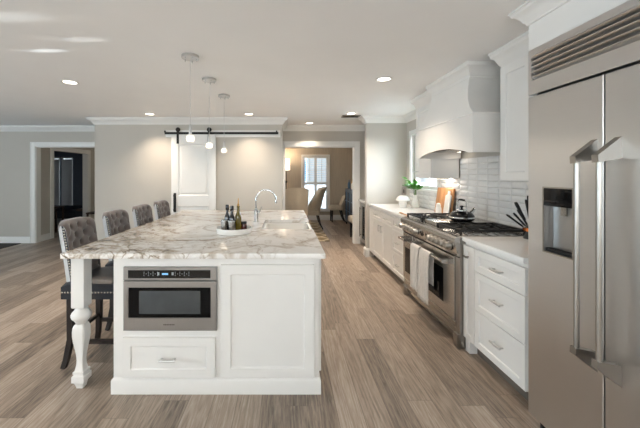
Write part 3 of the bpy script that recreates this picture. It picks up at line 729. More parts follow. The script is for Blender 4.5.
# ---- range hood
HY0, HY1, HX = 2.575, 3.692, 1.54
t = thing('range_hood', 'white flared wooden range hood with an arched lower edge', 'range hood', (1.8, 3.13, 1.6))
mb = MB(); n = 24; arch = []
a, b = HY0+.075, HY1-.075
for i in range(n+1):
    u = i/n; arch.append((a+(b-a)*u, 1.600+.062*math.sin(PI*u)**.75))
poly = [(HY0, 1.922), (HY0, 1.600)]+arch+[(HY1, 1.600), (HY1, 1.922)]
top = [p for p in poly]
# front board with the arch: build as strips so the concave outline stays clean
ys = [HY0]+[p[0] for p in arch]+[HY1]; zs = [1.600]+[p[1] for p in arch]+[1.600]
for x0, x1 in ((HX, HX+.024),):
    rs = [[(x0, y, 1.922), (x0, y, z), (x1, y, z), (x1, y, 1.922)] for y, z in zip(ys, zs)]
    mb.rings(rs)
mb.box(HX+.024, 2.05, HY0, HY0+.024, 1.600, 1.922); mb.box(HX+.024, 2.05, HY1-.024, HY1, 1.600, 1.922)
mb.build('arched_apron', 'cab', t)
mb = MB(); mb.sweep([(2.05, HY1), (HX, HY1), (HX, HY0), (2.05, HY0)], [(-.01, 1.914), (.007, 1.916), (.010, 1.923), (.007, 1.930), (-.01, 1.932)]); mb.build('ledge', 'cab', t)
mb = MB(); rs = []
for k in range(17):
    v = k/16; e = (1-v)**3.6; ex = (1-v)**1.7; z = 1.925+v*(2.405-1.925)
    x = 1.638-(1.638-HX-.004)*ex; ya = 2.786-(2.786-HY0-.004)*e; yb = 3.494+(HY1-.004-3.494)*e
    rs.append([(2.05, ya, z), (x, ya, z), (x, yb, z), (2.05, yb, z)])
mb.rings(rs); mb.build('flared_body', 'cab', t)
MB().sweep([(2.05, 3.494), (1.638, 3.494), (1.638, 2.786), (2.05, 2.786)], crown_prof(2.408, .112, .056)).build('crown_moulding', 'cab', t)
MB().sweep([(2.05, 3.494), (1.638, 3.494), (1.638, 2.786), (2.05, 2.786)], [(-.005, 2.27), (.010, 2.272), (.012, 2.280), (.008, 2.288), (-.005, 2.29)]).build('bead', 'cab', t)
mb = MB(); mb.box(HX+.03, 2.045, HY0+.03, HY1-.03, 1.672, 1.70); mb.build('liner', 'nickel', t)
for k in range(3):
    y = 2.85+k*.29; MB().box(1.66, 1.92, y-.13, y+.13, 1.664, 1.673, .002).build('filter', 'nickel', t)
for y in (2.72, 3.55):  # unseen hood lamps, assumed and kept weak
    l = MB().lathe((1.95, y, 0), [(.030, 1.668), (.030, 1.672)], 20).build('hood_lamp', 'lens', t)
    area('hood_lamp_light', (0, 0, 0), (0.25, 0, -1), .05, .05, .12, (1, .86, .70), shape='DISK', parent=t).location = Vector((1.93, y, 1.662))-t.location
# ---- range
t = thing('range', 'wide stainless steel range with two ovens and a row of knobs', 'range', (1.72, 3.13, 0))
a, b = RGY0+.002, RGY1-.002
MB().box(1.415, 2.045, a, b, .105, .900).build('body', 'steel_z', t)
mb = MB()
mb.prism([(1.405, .748), (1.388, .752), (1.366, .860), (1.362, .880), (1.366, .897), (1.382, .910), (1.41, .914), (1.41, .748)][::-1], 'y', a, b)
cp = mb.build('control_panel', 'steel_r', t)
MB().box(1.41, 2.045, a, b, .900, .918, .002).build('cooktop', 'steel_r', t)
MB().box(1.985, 2.045, a, b, .918, .952, .004).build('back_trim', 'steel_r', t)
def knob(y, big=False):
    z = .822; x = 1.373; r = .031
    mb = MB().lathe((x, y, z), [(r+.006, .004), (r+.006, -.006), (r, -.010), (r*.93, -.042), (r*.80, -.048), (.001, -.049)], 20, 'x', True, False)
    mb.box(x-.053, x-.046, y-.004, y+.004, z-.018, z+.018)
    MB().lathe((x, y, z), [(r+.0075, .004), (r+.0075, -.004), (r+.004, -.005), (.002, -.005)], 20, 'x', True, False).build('bezel', 'iron', cp)
    return mb.build('knob', 'steel_z', cp)
for y in (3.655, 3.555, 3.46, 3.37, 3.28): knob(y)
for y in (2.94, 2.86, 2.78, 2.70, 2.62): knob(y)
for y in (3.165, 3.045):
    MB().lathe((1.374, y, .826), [(.032, .004), (.032, -.004), (.027, -.006), (.026, -.001), (.001, -.001)], 24, 'x', True, False).build('gauge', 'black', cp)
sy = 3.435
def oven(y0, y1, wy0, wy1, wz0, wz1):
    z0, z1 = .212, .738; mb = MB()
    mb.rings([gr(y0, y1, z0, z1, 1.413), gr(y0, y1, z0, z1, 1.391), gr(y0+.003, y1-.003, z0+.003, z1-.003, 1.388), gr(wy0, wy1, wz0, wz1, 1.388), gr(wy0, wy1, wz0, wz1, 1.394)])
    d = mb.build('oven_door', 'steel_r', t)
    MB().box(1.392, 1.396, wy0-.001, wy1+.001, wz0-.001, wz1+.001).build('window', 'blackglass', d)
    mb = MB(); hx, hz = 1.322, .682; mb.cyl((hx, y0+.045, hz), (hx, y1-.045, hz), .0135, seg=16)
    for y in (y0+.06, y1-.06): mb.prism([(1.389, hz+.022), (1.389, hz-.022), (hx-.012, hz-.012), (hx-.012, hz+.012)], 'y', y-.013, y+.013)
    mb.build('handle', 'steel_r', d); return d
oven(a+.055, sy-.003, 2.76, 3.27, .295, .590); oven(sy+.003, b-.018, 3.49, 3.645, .295, .575)
MB().box(1.405, 1.415, a, b, .105, .752).build('front_frame', 'steel_z', t)
MB().prism([(1.402, .205), (1.395, .198), (1.425, .045), (1.440, .045), (1.440, .205)], 'y', a+.05, b-.05).build('kick_plate', 'steel_r', t)
for y in (a+.001, b-.061):
    mb = MB(); mb.box(1.385, 1.46, y, y+.06, .012, .118, .003).box(1.395, 1.45, y+.008, y+.052, 0, .012); mb.build('foot', 'steel_z', t)
for y in (a+.03, b-.06): MB().box(1.95, 2.02, y, y+.04, 0, .105).build('foot', 'iron', t)
MB().box(1.395, 1.41, a, b, .740, .748).build('shadow_gap', 'iron', t)
for y0, y1 in ((a+.03, a+.44), (b-.44, b-.03)):          # burners and grates either side of the griddle
    for bx, by in ((1.56, y0+.205), (1.83, y0+.205)):
        MB().lathe((bx, by, 0), [(.062, .918), (.062, .924), (.048, .932), (.040, .940), (.02, .943), (.001, .943)], 24, cap1=False).build('burner', 'iron', t)
    mb = MB(); xs0, xs1 = 1.435, 1.965
    for x in (xs0, (xs0+xs1)/2, xs1): mb.box(x-.007, x+.007, y0, y1, .944, .962, .002)
    for y in (y0+.007, (y0+y1)/2, y1-.007): mb.box(xs0, xs1, y-.007, y+.007, .945, .961, .002)
    for q in range(2):
        cx = 1.56+.27*q
        for an in range(8):
            A = an*PI/4+PI/8; mb.tube([(cx+.05*math.cos(A), (y0+y1)/2+.05*math.sin(A), .956), (cx+.125*math.cos(A), (y0+y1)/2+.125*math.sin(A)*1.35, .956)], .006, 6, True)
    for x in (xs0, xs1):
        for y in (y0+.01, y1-.01): mb.box(x-.008, x+.008, y-.008, y+.008, .917, .946)
    mb.build('grate', 'iron', t)
MB().box(1.44, 1.965, a+.46, b-.46, .918, .956, .006).build('griddle', 'steel_r', t)
# ---- towels over the big oven handle
def towel(label, y0, y1, zb, zback, ph):
    hx, hz, R = 1.322, .682, .0175
    def path(s):
        L1 = hz-zb; L2 = PI*R; L3 = hz-zback; d = s*(L1+L2+L3)
        if d < L1: return (hx-R, zb+d, (-1, 0), L1-d)
        d -= L1
        if d < L2: an = PI-d/R; return (hx+R*math.cos(an), hz+R*math.sin(an), (math.cos(an), math.sin(an)), 0)
        d -= L2; return (hx+R, hz-d, (1, 0), d)
    def f(u, v):
        x, z, nn, dn = path(v); k = min(1, dn/.12)
        side = -1 if nn[0] < 0 else 1
        w = .0085*k*(math.sin(u*9.5+ph)+.5*math.sin(u*21+ph*2))
        if side > 0: w = -abs(w)*.3
        y = y0+(y1-y0)*(u*(1-.06*k*math.sin(ph+dn*5))+.02*k)
        x += (-abs(w)-.004*k if side < 0 else w); th = .0045
        return ((x+nn[0]*th, y, z+nn[1]*th), (x, y, z))
    t = thing('hand_towel', label, 'towel', (hx, (y0+y1)/2, zb), 'white towels hanging on the oven handle')
    MB().sheet(f, 22, 44).build('cloth', 'towel', t, 60)
    mb = MB()
    for i in range(26):
        u = (i+.5)/26; p = f(u, 0); q = ((p[0][0]+p[1][0])/2, p[0][1], p[0][2]); mb.tube([(q[0], q[1], q[2]+.004), (q[0]-.001, q[1]+.001, q[2]-.016), (q[0], q[1]+random.uniform(-.003, .003), q[2]-.032)], [.0022, .003, .0012], 5)
    mb.build('fringe', 'towel', t)
    return t
towel('white fringed towel farther along the oven handle', 3.075, 3.27, .285, .42, .3)
towel('white fringed towel hanging lower and nearer on the oven handle', 2.845, 3.05, .250, .40, 1.9)
# ---- barn door and its rail
DF = BY-.055
t = thing('sliding_barn_door', 'white two panel barn door hanging from the dark rail', 'door', (-1.63, BY-.04, .012))
DX0, DX1, DZ1 = -2.015, -1.237, 2.115
mb = MB(); st = .125
def dring(i, y, z0, z1, x0=DX0, x1=DX1): return [(x0+i, y, z0+i), (x1-i, y, z0+i), (x1-i, y, z1-i), (x0+i, y, z1-i)]
mb.box(DX0, DX0+st, DF, BY-.021, .012, DZ1, .002); mb.box(DX1-st, DX1, DF, BY-.021, .012, DZ1, .002)
for z0, z1 in ((.012, .22), (.86, 1.045), (1.945, DZ1)): mb.box(DX0+st, DX1-st, DF+.0003, BY-.021, z0, z1)
mb.build('frame', 'trim', t)
for z0, z1 in ((.22, .86), (1.045, 1.945)):
    mb = MB(); x0, x1 = DX0+st, DX1-st
    mb.rings([dring(0, BY-.022, z0, z1, x0, x1), dring(0, DF+.006, z0, z1, x0, x1), dring(.012, DF+.016, z0, z1, x0, x1), dring(.035, DF+.016, z0, z1, x0, x1), dring(.05, DF+.010, z0, z1, x0, x1)])
    mb.build('panel', 'trim', t, 8)
for x in (-1.900, -1.352):
    mb = MB(); mb.box(x-.021, x+.021, DF-.006, DF-.0002, 1.955, 2.235, .002)
    mb.tube([(x, DF-.003, 2.235), (x, DF-.003, 2.236)], .01, 6)
    h = mb.build('hanger', 'rail', t)
    MB().lathe((x, DF+.010, 2.205), [(.001, -.014), (.038, -.014), (.040, -.008), (.036, -.004), (.036, .004), (.040, .008), (.038, .012), (.001, .012)], 24, 'y', False, False).build('wheel', 'rail', h)
    mb = MB()
    for z in (1.975, 2.06): mb.cyl((x, DF-.006, z), (x, DF-.012, z), .009, .008, 8)
    mb.build('bolts', 'iron', h)
mb = MB(); hx = -1.95
mb.tube([(hx, DF-.045, .775), (hx, DF-.045, 1.07)], .011, 10)
for z in (.80, 1.045): mb.box(hx-.016, hx+.016, DF-.045, DF-.0002, z-.012, z+.012, .002)
mb.box(hx-.022, hx+.022, DF-.004, DF-.0001, .755, 1.09, .001); mb.build('handle', 'rail', t)
t = thing('barn_door_rail', 'long dark steel rail above the white barn door', 'rail', (-1.14, BY-.04, 2.12))
MB().box(-2.135, -.135, DF+.006, DF+.014, 2.122, 2.162, .001).build('track', 'rail', t)
MB().box(-2.13, -.10, BY-.019, BY-.0005, 2.075, 2.195, .002).build('backing_board', 'trim', t)
for x in (-2.06, -1.55, -1.03, -.62, -.20):
    MB().cyl((x, BY-.019, 2.142), (x, DF+.001, 2.142), .011, .011, 10).build('bolt', 'rail', t)
for x in (-2.125, -.165): MB().box(x-.012, x+.012, DF-.012, DF+.016, 2.150, 2.185, .003).build('end_stop', 'rail', t)
# ---- bar stools
def stool(cy):
    t = thing('bar_stool', '', 'bar stool', (-1.42, cy, 0), 'tufted bar stools along the island')
    def back(u, v):
        uu = (u-.5)*2; hw = .180-.012*(1-v)
        # rounded top corners
        zt = 1.064-.030*max(0, abs(uu)-.55)**2/.2
        z = .565+(zt-.565)*v; y = cy+uu*hw
        x = -1.622-.066*v**1.15 + .040*abs(uu)**2.6
        s_, q = uu*hw/.105, (zt-z)/.135
        A, B = s_+q-.35, s_-q+.35
        e = min(1, (1-abs(uu))*5)*min(1, (1-v)*9)*min(1, v*6)
        h = .011*(abs(math.sin(PI*A))*abs(math.sin(PI*B)))**.45
        da = (A-round(A)); db = (B-round(B)); dip = .036*math.exp(-(da*da+db*db)/.030)
        edge = .014*(1-min(1, (1-abs(uu))*7))**2+.016*(1-min(1, (1-v)*12))**2
        xf = x+.030+(h-dip)*e-edge
        return ((xf, y, z), (x-.046+edge*.8, y, z))
    mb = MB(); mb.sheet(back, 44, 44)
    bm = mb.bm; b2 = MB()
    bk = mb.build('backrest', 'velvet', t, 75)
    bk.data.materials.append(M['outer'])
    for i, p in enumerate(bk.data.polygons):           # rear and sides are the pale linen
        q = i-2*44*44
        if (q < 0 and i % 2 and (i//2) % 44 < 41) or q >= 88 or (q >= 0 and q % 2 == 0): p.material_index = 1
    for A in range(-5, 6):
        for B in range(-5, 6):
            s_, q = ((A+.35)+(B-.35))/2, ((A+.35)-(B-.35))/2
            yy, zz = s_*.105, 1.064-q*.135
            uu = yy/.178; v = (zz-.565)/(1.064-.565)
            if abs(uu) < .84 and .10 < v < .93:
                p = back(uu/2+.5, v)[0]; MB().ball((p[0]-.001, cy+yy, zz), .0085, (.55, 1, 1), 8, 6).build('button', 'button', bk)
    for sgn in (-1, 1):
        mb = MB(); band = MB()
        for k in range(21):
            v = .10+k*.0425; f, bb = back(0 if sgn < 0 else 1, min(v, 1)); x = f[0]*.70+bb[0]*.30
            mb.ball((x, f[1]+sgn*.003, f[2]), .0078, (1, .5, 1), 8, 6)
        pts = [back(0 if sgn < 0 else 1, v/12)[0:2] for v in range(13)]
        band.rings([[(f[0]*.96+bb[0]*.04, f[1]+sgn*.0022, f[2]), (f[0]*.48+bb[0]*.52, f[1]+sgn*.0022, f[2]), (f[0]*.48+bb[0]*.52, f[1]-sgn*.001, f[2]), (f[0]*.96+bb[0]*.04, f[1]-sgn*.001, f[2])] for f, bb in pts])
        tb = band.build('side_band', 'leather', t)
        mb.build('nailheads', 'nail', tb)
    mb = MB()
    def seat(u, v):
        x = -1.640+u*.480; y = cy+(v-.5)*.426; eu, ev = abs(u-.5)*2, abs(v-.5)*2
        z = .645-.026*eu**4-.026*ev**4
        return ((x, y, z), (x, y, .505))
    mb.sheet(seat, 20, 20); st = mb.build('seat', 'leather', t, 60)
    mb = MB()
    for k in range(22): x = -1.632+k*.0222; mb.ball((x, cy-.2135, .555), .0072, (1, .5, 1), 8, 6).ball((x, cy+.2135, .555), .0072, (1, .5, 1), 8, 6)
    for k in range(23): mb.ball((-1.1595, cy-.205+k*.0186, .555), .0072, (.5, 1, 1), 8, 6)
    mb.build('nailheads', 'nail', st)
    for sy_ in (-1, 1):
        y = cy+sy_*.175; yo = cy+sy_*.205
        mb = MB(); mb.tube([(-1.195, y, .51), (-1.19, y, .25), (-1.185, y, 0)], [.021, .018, .015], square=True); mb.build('leg', 'espresso', t)
        mb = MB(); mb.tube([(-1.590, y, .53), (-1.590, y, .40), (-1.592, y, .20), (-1.610, (y+yo*2)/3, .06), (-1.625, yo, 0)], [.021, .021, .019, .017, .016], square=True); mb.build('leg', 'espresso', t)
        MB().box(-1.60, -1.195, y-.010, y+.010, .165, .195).build('stretcher', 'espresso', t)
    MB().box(-1.20, -1.176, cy-.178, cy+.178, .205, .235).build('footrest', 'espresso', t)
    MB().box(-1.602, -1.580, cy-.178, cy+.178, .215, .24).build('stretcher', 'espresso', t)
    return t
st0 = stool(2.492)
st0['label'] = 'tufted taupe bar stool nearest the camera, behind the turned island leg'
for k, lb in enumerate(('tufted taupe bar stool second from the camera along the island', 'tufted taupe bar stool third from the camera along the island', 'tufted taupe bar stool farthest from the camera, nearest the barn door')):
    dup(st0, (-1.42, 2.492+.56*(k+1), 0), lb)
# ---- pendant lamps
def pendant(x, y, zb):
    t = thing('pendant_lamp', '', 'pendant lamp', (x, y, HC), 'pendant lamps over the island')
    c = MB().lathe((x, y, 0), [(.066, HC-.0005), (.072, HC-.004), (.073, HC-.022), (.070, HC-.026), (.001, HC-.026)], 32, cap1=False).build('canopy', 'satin', t)
    for k in range(5): A = 2*PI*k/5+.3; MB().lathe((x+.050*math.cos(A), y+.050*math.sin(A), 0), [(.004, HC-.026), (.006, HC-.034), (.004, HC-.046), (.001, HC-.048)], 8).build('stud', 'chrome', c)
    MB().cyl((x, y, HC-.026), (x, y, zb+.10), .0022, seg=6).build('cord', 'cable', t)
    MB().lathe((x, y, 0), [(.004, zb+.115), (.010, zb+.108), (.0125, zb+.10), (.0125, zb+.03), (.020, zb+.026), (.020, zb+.016), (.001, zb+.016)], 16).build('socket', 'satin', t)
    sh = MB().lathe((x, y, 0), [(r_*.86, z_) for r_, z_ in ((.025, zb+.024), (.034, zb+.018), (.041, zb+.002), (.040, zb-.016), (.030, zb-.034), (.027, zb-.034), (.036, zb-.015), (.037, zb+.001), (.031, zb+.014), (.022, zb+.020))], 24, cap0=False, cap1=False).build('glass_shade', 'frost', t)
    b = MB().ball((x, y, zb-.004), .013, (1, 1, 1.4), 12, 8).build('bulb', 'bulb', t)
    d = bpy.data.lights.new('pendant_light', 'POINT'); d.energy = .7; d.color = (1, .86, .68); d.shadow_soft_size = .03
    o = bpy.data.objects.new('pendant_light', d); COL.objects.link(o); o.parent = t; o.location = (0, 0, zb-.055-HC)
    return t
PY = (2.617, 3.25, 3.917)
p0 = pendant(-.80, PY[0], 1.722); p0['label'] = 'small glass pendant lamp nearest the camera over the island'
dup(p0, (-.797, PY[1], HC), 'small glass pendant lamp in the middle of the row of three'); dup(p0, (-.775, PY[2], HC), 'small glass pendant lamp farthest from the camera over the island')
# ---- recessed ceiling lights
def downlight(x, y):
    t = thing('recessed_light', '', 'ceiling light', (x, y, HC), 'recessed ceiling lights')
    MB().lathe((x, y, 0), [(.062, HC-.0005), (.084, HC-.0005), (.086, HC-.003), (.080, HC-.007), (.062, HC-.004)], 32, cap0=False, cap1=False).build('trim_ring', 'trim', t)
    MB().lathe((x, y, 0), [(.063, HC-.0005), (.063, HC-.003), (.001, HC-.003)], 32, cap1=False).build('lens', 'lens', t)
    area('recessed_light_beam', (0, 0, -.009), (0, 0, -1), .11, .11, RECESS_W, WARM, 104, 'DISK', t)
    return t
D0 = downlight(-2.325, 3.37); D0['label'] = 'recessed ceiling light at the left, above the area beside the bar stools'
for x, y, lb in ((-2.24, 5.15, 'recessed ceiling light left of the barn door, close to the crown moulding'), (-.61, 5.15, 'recessed ceiling light above the right part of the barn door rail'),
                 (.453, 6.05, 'recessed ceiling light just before the dining room opening'), (1.02, 3.26, 'recessed ceiling light over the aisle beside the range hood'), (1.06, 5.10, 'recessed ceiling light beside the ceiling vent'),
                 (-2.3, .9, 'added recessed ceiling light, unseen to the left behind the camera'), (-.6, -1.2, 'added recessed ceiling light, unseen at the back of the room')):  # last two are added out of view to help light the room
    dup(D0, (x, y, HC), lb)
t = thing('ceiling_vent', 'flat metal air vent in the ceiling beside a recessed light', 'vent', (1.10, 5.33, HC))
mb = MB(); x0, x1, y0, y1 = .95, 1.25, 5.23, 5.43
for q in ((x0, x1, y0, y0+.02), (x0, x1, y1-.02, y1), (x0, x0+.02, y0+.02, y1-.02), (x1-.02, x1, y0+.02, y1-.02)): mb.box(*q, HC-.010, HC-.0005)
mb.build('frame', 'nickel', t)
mb = MB()
for k in range(8): y = y0+.03+k*.02; mb.prism([(y, HC-.009), (y+.012, HC-.002), (y+.0135, HC-.003), (y+.0015, HC-.010)], 'x', x0+.02, x1-.02)
mb.box(x0+.02, x1-.02, y0+.02, y1-.02, HC-.0018, HC-.0006); mb.build('slats', 'nickel', t)
# ---- things on the island
ZT = .9143
t = thing('faucet', 'tall chrome gooseneck faucet beside the island sink', 'faucet', (-.315, 3.30, ZT))
fx, fy = -.315, 3.30
MB().lathe((fx, fy, 0), [(.030, ZT), (.030, ZT+.006), (.024, ZT+.010), (.022, ZT+.10), (.023, ZT+.125), (.017, ZT+.135), (.012, ZT+.145)], 24).build('body', 'chrome', t)
pts = [(fx, fy, ZT+.14), (fx, fy, ZT+.22)]; R = .104
for k in range(15): A = PI-k*PI/14*1.0; pts.append((fx+R+R*math.cos(A), fy, ZT+.235+R*math.sin(A)))
pts.append((fx+2*R+.002, fy, ZT+.215))
MB().tube(pts, .0105, 14).build('spout', 'chrome', t)
MB().lathe((fx+2*R+.002, fy, 0), [(.0125, ZT+.228), (.0135, ZT+.205), (.0125, ZT+.196), (.008, ZT+.196)], 16).build('aerator', 'chrome', t)
mb = MB(); mb.cyl((fx+.015, fy, ZT+.10), (fx+.045, fy, ZT+.105), .014, .012, 14); mb.tube([(fx+.035, fy, ZT+.11), (fx+.050, fy-.008, ZT+.135), (fx+.060, fy-.015, ZT+.165)], [.006, .005, .004], 8); mb.build('lever', 'chrome', t)
tx, ty = -.445, 2.690
t = thing('round_tray', 'round white tray holding bottles on the island', 'tray', (tx, ty, ZT))
MB().lathe((tx, ty, 0), [(.001, ZT), (.138, ZT), (.146, ZT+.004), (.151, ZT+.046), (.150, ZT+.049), (.146, ZT+.048), (.140, ZT+.010), (.001, ZT+.010)], 48, cap0=False, cap1=False).build('dish', 'mattece', t)
ZD = ZT+.0105
def olive(x, y):
    t = thing('oil_bottle', 'tall olive oil bottle with a brass pour spout on the white tray', 'bottle', (x, y, ZD))
    MB().lathe((x, y, 0), [(.001, ZD), (.026, ZD), (.028, ZD+.004), (.028, ZD+.118), (.024, ZD+.140), (.013, ZD+.165), (.0115, ZD+.205), (.0135, ZD+.207), (.0135, ZD+.217), (.001, ZD+.217)], 20, cap0=False, cap1=False).build('glass_body', 'oil', t)
    MB().lathe((x, y, 0), [(.010, ZD+.217), (.011, ZD+.228), (.005, ZD+.235), (.004, ZD+.262), (.0025, ZD+.285)], 12).build('pour_spout', 'gold', t)
olive(tx+.030, ty+.030)
def darkbottle(x, y, h, label):
    t = thing('sauce_bottle', label, 'bottle', (x, y, ZD), 'dark bottles on the tray')
    MB().lathe((x, y, 0), [(.001, ZD), (.023, ZD), (.025, ZD+.004), (.025, ZD+h*.50), (.021, ZD+h*.58), (.012, ZD+h*.68), (.011, ZD+h*.80), (.001, ZD+h*.80)], 20, cap0=False, cap1=False).build('glass_body', 'bottleb', t)
    MB().lathe((x, y, 0), [(.014, ZD+h*.78), (.0155, ZD+h*.80), (.0155, ZD+h*.97), (.013, ZD+h), (.001, ZD+h)], 16, cap1=False).build('cap', 'black', t)
darkbottle(tx-.066, ty+.035, .228, 'left one of the two black-capped bottles on the white tray')
darkbottle(tx-.021, ty+.004, .222, 'right one of the two black-capped bottles, next to the olive oil bottle')
def shaker_jar(x, y, label):
    t = thing('metal_cup', label, 'cup', (x, y, ZD), 'shiny metal cups on the tray')
    MB().lathe((x, y, 0), [(.001, ZD), (.024, ZD), (.030, ZD+.10), (.0285, ZD+.10), (.0225, ZD+.006), (.001, ZD+.006)], 20, cap0=False, cap1=False).build('cup_body', 'nickel', t)
    MB().lathe((x, y, 0), [(.0285, ZD+.096), (.0310, ZD+.096), (.0315, ZD+.103), (.0285, ZD+.104)], 20, cap0=False, cap1=False).build('rim', 'chrome', t)
shaker_jar(tx-.078, ty-.035, 'shiny metal cup at the left edge of the white tray')
shaker_jar(tx-.010, ty-.070, 'shiny metal cup at the front of the white tray before the dark bottles')
x, y = tx+.078, ty+.045
t = thing('spice_jar', 'small dark red preserve jar at the right side of the tray', 'jar', (x, y, ZD))
MB().lathe((x, y, 0), [(.001, ZD), (.024, ZD), (.026, ZD+.004), (.026, ZD+.055), (.022, ZD+.064), (.001, ZD+.064)], 20, cap0=False, cap1=False).build('jar_body', 'jam', t)
MB().lathe((x, y, 0), [(.024, ZD+.063), (.025, ZD+.078), (.022, ZD+.081), (.001, ZD+.081)], 20, cap1=False).build('lid', 'iron', t)
# ---- things on the right counters and the range
ZC = .9141; ZR = .9622
kx, ky = 1.735, 3.09
t = thing('kettle', 'squat dark chrome kettle with an arched handle on the range', 'kettle', (kx, ky, ZR))
MB().lathe((kx, ky, 0), [(.001, ZR), (.092, ZR), (.108, ZR+.010), (.114, ZR+.030), (.108, ZR+.055), (.088, ZR+.078), (.055, ZR+.092), (.042, ZR+.096), (.001, ZR+.096)], 36, cap0=False, cap1=False).build('body', 'black', t)
l = MB().lathe((kx, ky, 0), [(.046, ZR+.0945), (.044, ZR+.106), (.028, ZR+.116), (.001, ZR+.118)], 28, cap1=False).build('lid', 'chrome', t)
MB().lathe((kx, ky, 0), [(.008, ZR+.116), (.009, ZR+.128), (.016, ZR+.134), (.016, ZR+.144), (.001, ZR+.148)], 16, cap1=False).build('lid_knob', 'black', l)
mb = MB(); mb.lathe((kx, ky, 0), [(.113, ZR+.024), (.1155, ZR+.030), (.113, ZR+.040)], 36, cap0=False, cap1=False); mb.build('band', 'chrome', t)
hp = [(kx, ky-.088, ZR+.075), (kx, ky-.086, ZR+.13), (kx, ky-.070, ZR+.185), (kx, ky-.035, ZR+.202), (kx, ky+.035, ZR+.202), (kx, ky+.070, ZR+.185), (kx, ky+.086, ZR+.13), (kx, ky+.088, ZR+.075)]
hd = MB().tube(hp, .0048, 8).build('handle', 'chrome', t)
MB().tube([(kx, ky-.045, ZR+.2015), (kx, ky, ZR+.204), (kx, ky+.045, ZR+.2015)], [.009, .011, .009], 10).build('grip', 'black', hd)
mb = MB(); mb.tube([(kx+.085, ky+.02, ZR+.055), (kx+.125, ky+.03, ZR+.085), (kx+.150, ky+.036, ZR+.115)], [.024, .017, .013], 14); mb.build('spout', 'chrome', t)
def leaning(mb, base_x, ang, y0, z0=ZC):
    """stand a board built flat in the YZ plane (x = thickness) against the right wall"""
    return mb.xf(Matrix.Translation((base_x, y0, z0)) @ Matrix.Rotation(ang, 4, 'Y'))
t = thing('cutting_board', 'large wooden cutting board leaning on the tiles beyond the range', 'cutting board', (1.99, 3.97, ZC))
mb = MB().box(0, .022, -.205, .205, .0005, .335, .012, 3); leaning(mb, 1.975, math.radians(8), 3.970); mb.build('board', 'board', t)
t = thing('serving_board', 'narrow white marble paddle board leaning on the wooden board', 'cutting board', (1.93, 3.85, ZC))
mb = MB(); pr = [(-.060, 0), (.060, 0), (.062, .235), (.056, .250), (.022, .262), (.018, .305), (-.018, .305), (-.022, .262), (-.056, .250), (-.062, .235)]
mb.prism(pr, 'x', 0, .014); leaning(mb, 1.938, math.radians(9), 3.815); mb.build('board', 'ceramic', t)
x, y = 1.885, 3.87
t = thing('ceramic_canister', 'small white ceramic bottle in front of the wooden board', 'bottle', (x, y, ZC))
MB().lathe((x, y, 0), [(.001, ZC), (.031, ZC), (.034, ZC+.005), (.034, ZC+.085), (.030, ZC+.10), (.001, ZC+.10)], 24, cap0=False, cap1=False).build('body', 'ceramic', t)
MB().lathe((x, y, 0), [(.026, ZC+.10), (.028, ZC+.115), (.022, ZC+.14), (.012, ZC+.148), (.001, ZC+.150)], 20, cap1=False).build('stopper', 'mattece', t)
x, y = 1.955, 4.73
t = thing('vase', 'white narrow-necked vase holding green stems by the window', 'vase', (x, y, ZC))
MB().lathe((x, y, 0), [(.001, ZC), (.046, ZC), (.056, ZC+.012), (.058, ZC+.04), (.048, ZC+.085), (.032, ZC+.13), (.028, ZC+.165), (.031, ZC+.192), (.028, ZC+.192), (.025, ZC+.165), (.028, ZC+.13), (.044, ZC+.08), (.05, ZC+.02), (.001, ZC+.012)], 28, cap0=False, cap1=False).build('body', 'mattece', t)
t = thing('leafy_stems', 'bunch of green leafy stems standing in the white vase', 'plant', (x, y, ZC+.14))
mb = MB(); lv = MB(); random.seed(11)
for k in range(11):
    A = 2*PI*k/11+.4; r = random.uniform(.05, .15); hh = random.uniform(.25, .46)
    tip = Vector((x+r*math.cos(A)*.75-.03, y+r*math.sin(A), ZC+hh)); mid = Vector((x+(tip.x-x)*.25, y+(tip.y-y)*.25, ZC+.26))
    if tip.x > 2.03: tip.x = 2.03
    P = [Vector((x+.012*math.cos(A), y+.012*math.sin(A), ZC+.15)), mid, tip]; mb.tube(P, [.0025, .002, .0012], 5)
    for j in range(7):
        u = .35+j*.11; c = mid.lerp(tip, min(1, u)) if u < 1.02 else tip
        B = A+(-1)**j*random.uniform(.5, 1.3); L = random.uniform(.075, .115); dv = Vector((math.cos(B)*.8, math.sin(B)*.8, random.uniform(.1, .7))).normalized()
        e = c+dv*L
        if e.x > 2.03: dv.x *= -1; e = c+dv*L
        sd = dv.cross(Vector((0, 0, 1))).normalized()*L*.30; up = dv.cross(sd).normalized()*L*.05; th = up*.25
        m1 = c+dv*L*.45
        lv.rings([[c-sd*.1, c+up*.2, c+sd*.1, c+up*.2-th], [m1-sd+up*.5, m1-up*.5, m1+sd+up*.5, m1-up*.5-th], [e-sd*.06, e, e+sd*.06, e-th*.5]])
mb.build('stems', 'stem', t); lv.build('leaves', 'leaf', t)
x, y = 1.785, 4.78
t = thing('ceramic_jar', 'white ceramic jar with a wide domed mushroom lid', 'jar', (x, y, ZC))
MB().lathe((x, y, 0), [(.001, ZC), (.056, ZC), (.060, ZC+.004), (.058, ZC+.10), (.001, ZC+.10)], 32, cap0=False, cap1=False).build('body', 'ceramic', t)
mb = MB().lathe((x, y, 0), [(.050, ZC+.1005), (.090, ZC+.096), (.104, ZC+.106), (.102, ZC+.122), (.084, ZC+.155), (.050, ZC+.178), (.001, ZC+.186)], 32, cap1=False); mb.build('lid', 'ceramic', t)
mb = MB()
mb.ball((1.475, 4.02, ZC+.009), .026, (.8, 1.25, .34), 16, 10); mb.tube([(1.474, 3.995, ZC+.009), (1.466, 3.85, ZC+.0085), (1.462, 3.745, ZC+.0085)], [.008, .007, .0075], 8)
tag(mb.build('wooden_spoon', 'spoonw'), 'light wooden spoon lying on the counter edge beyond the range', 'spoon')
x, y = 1.905, 2.44
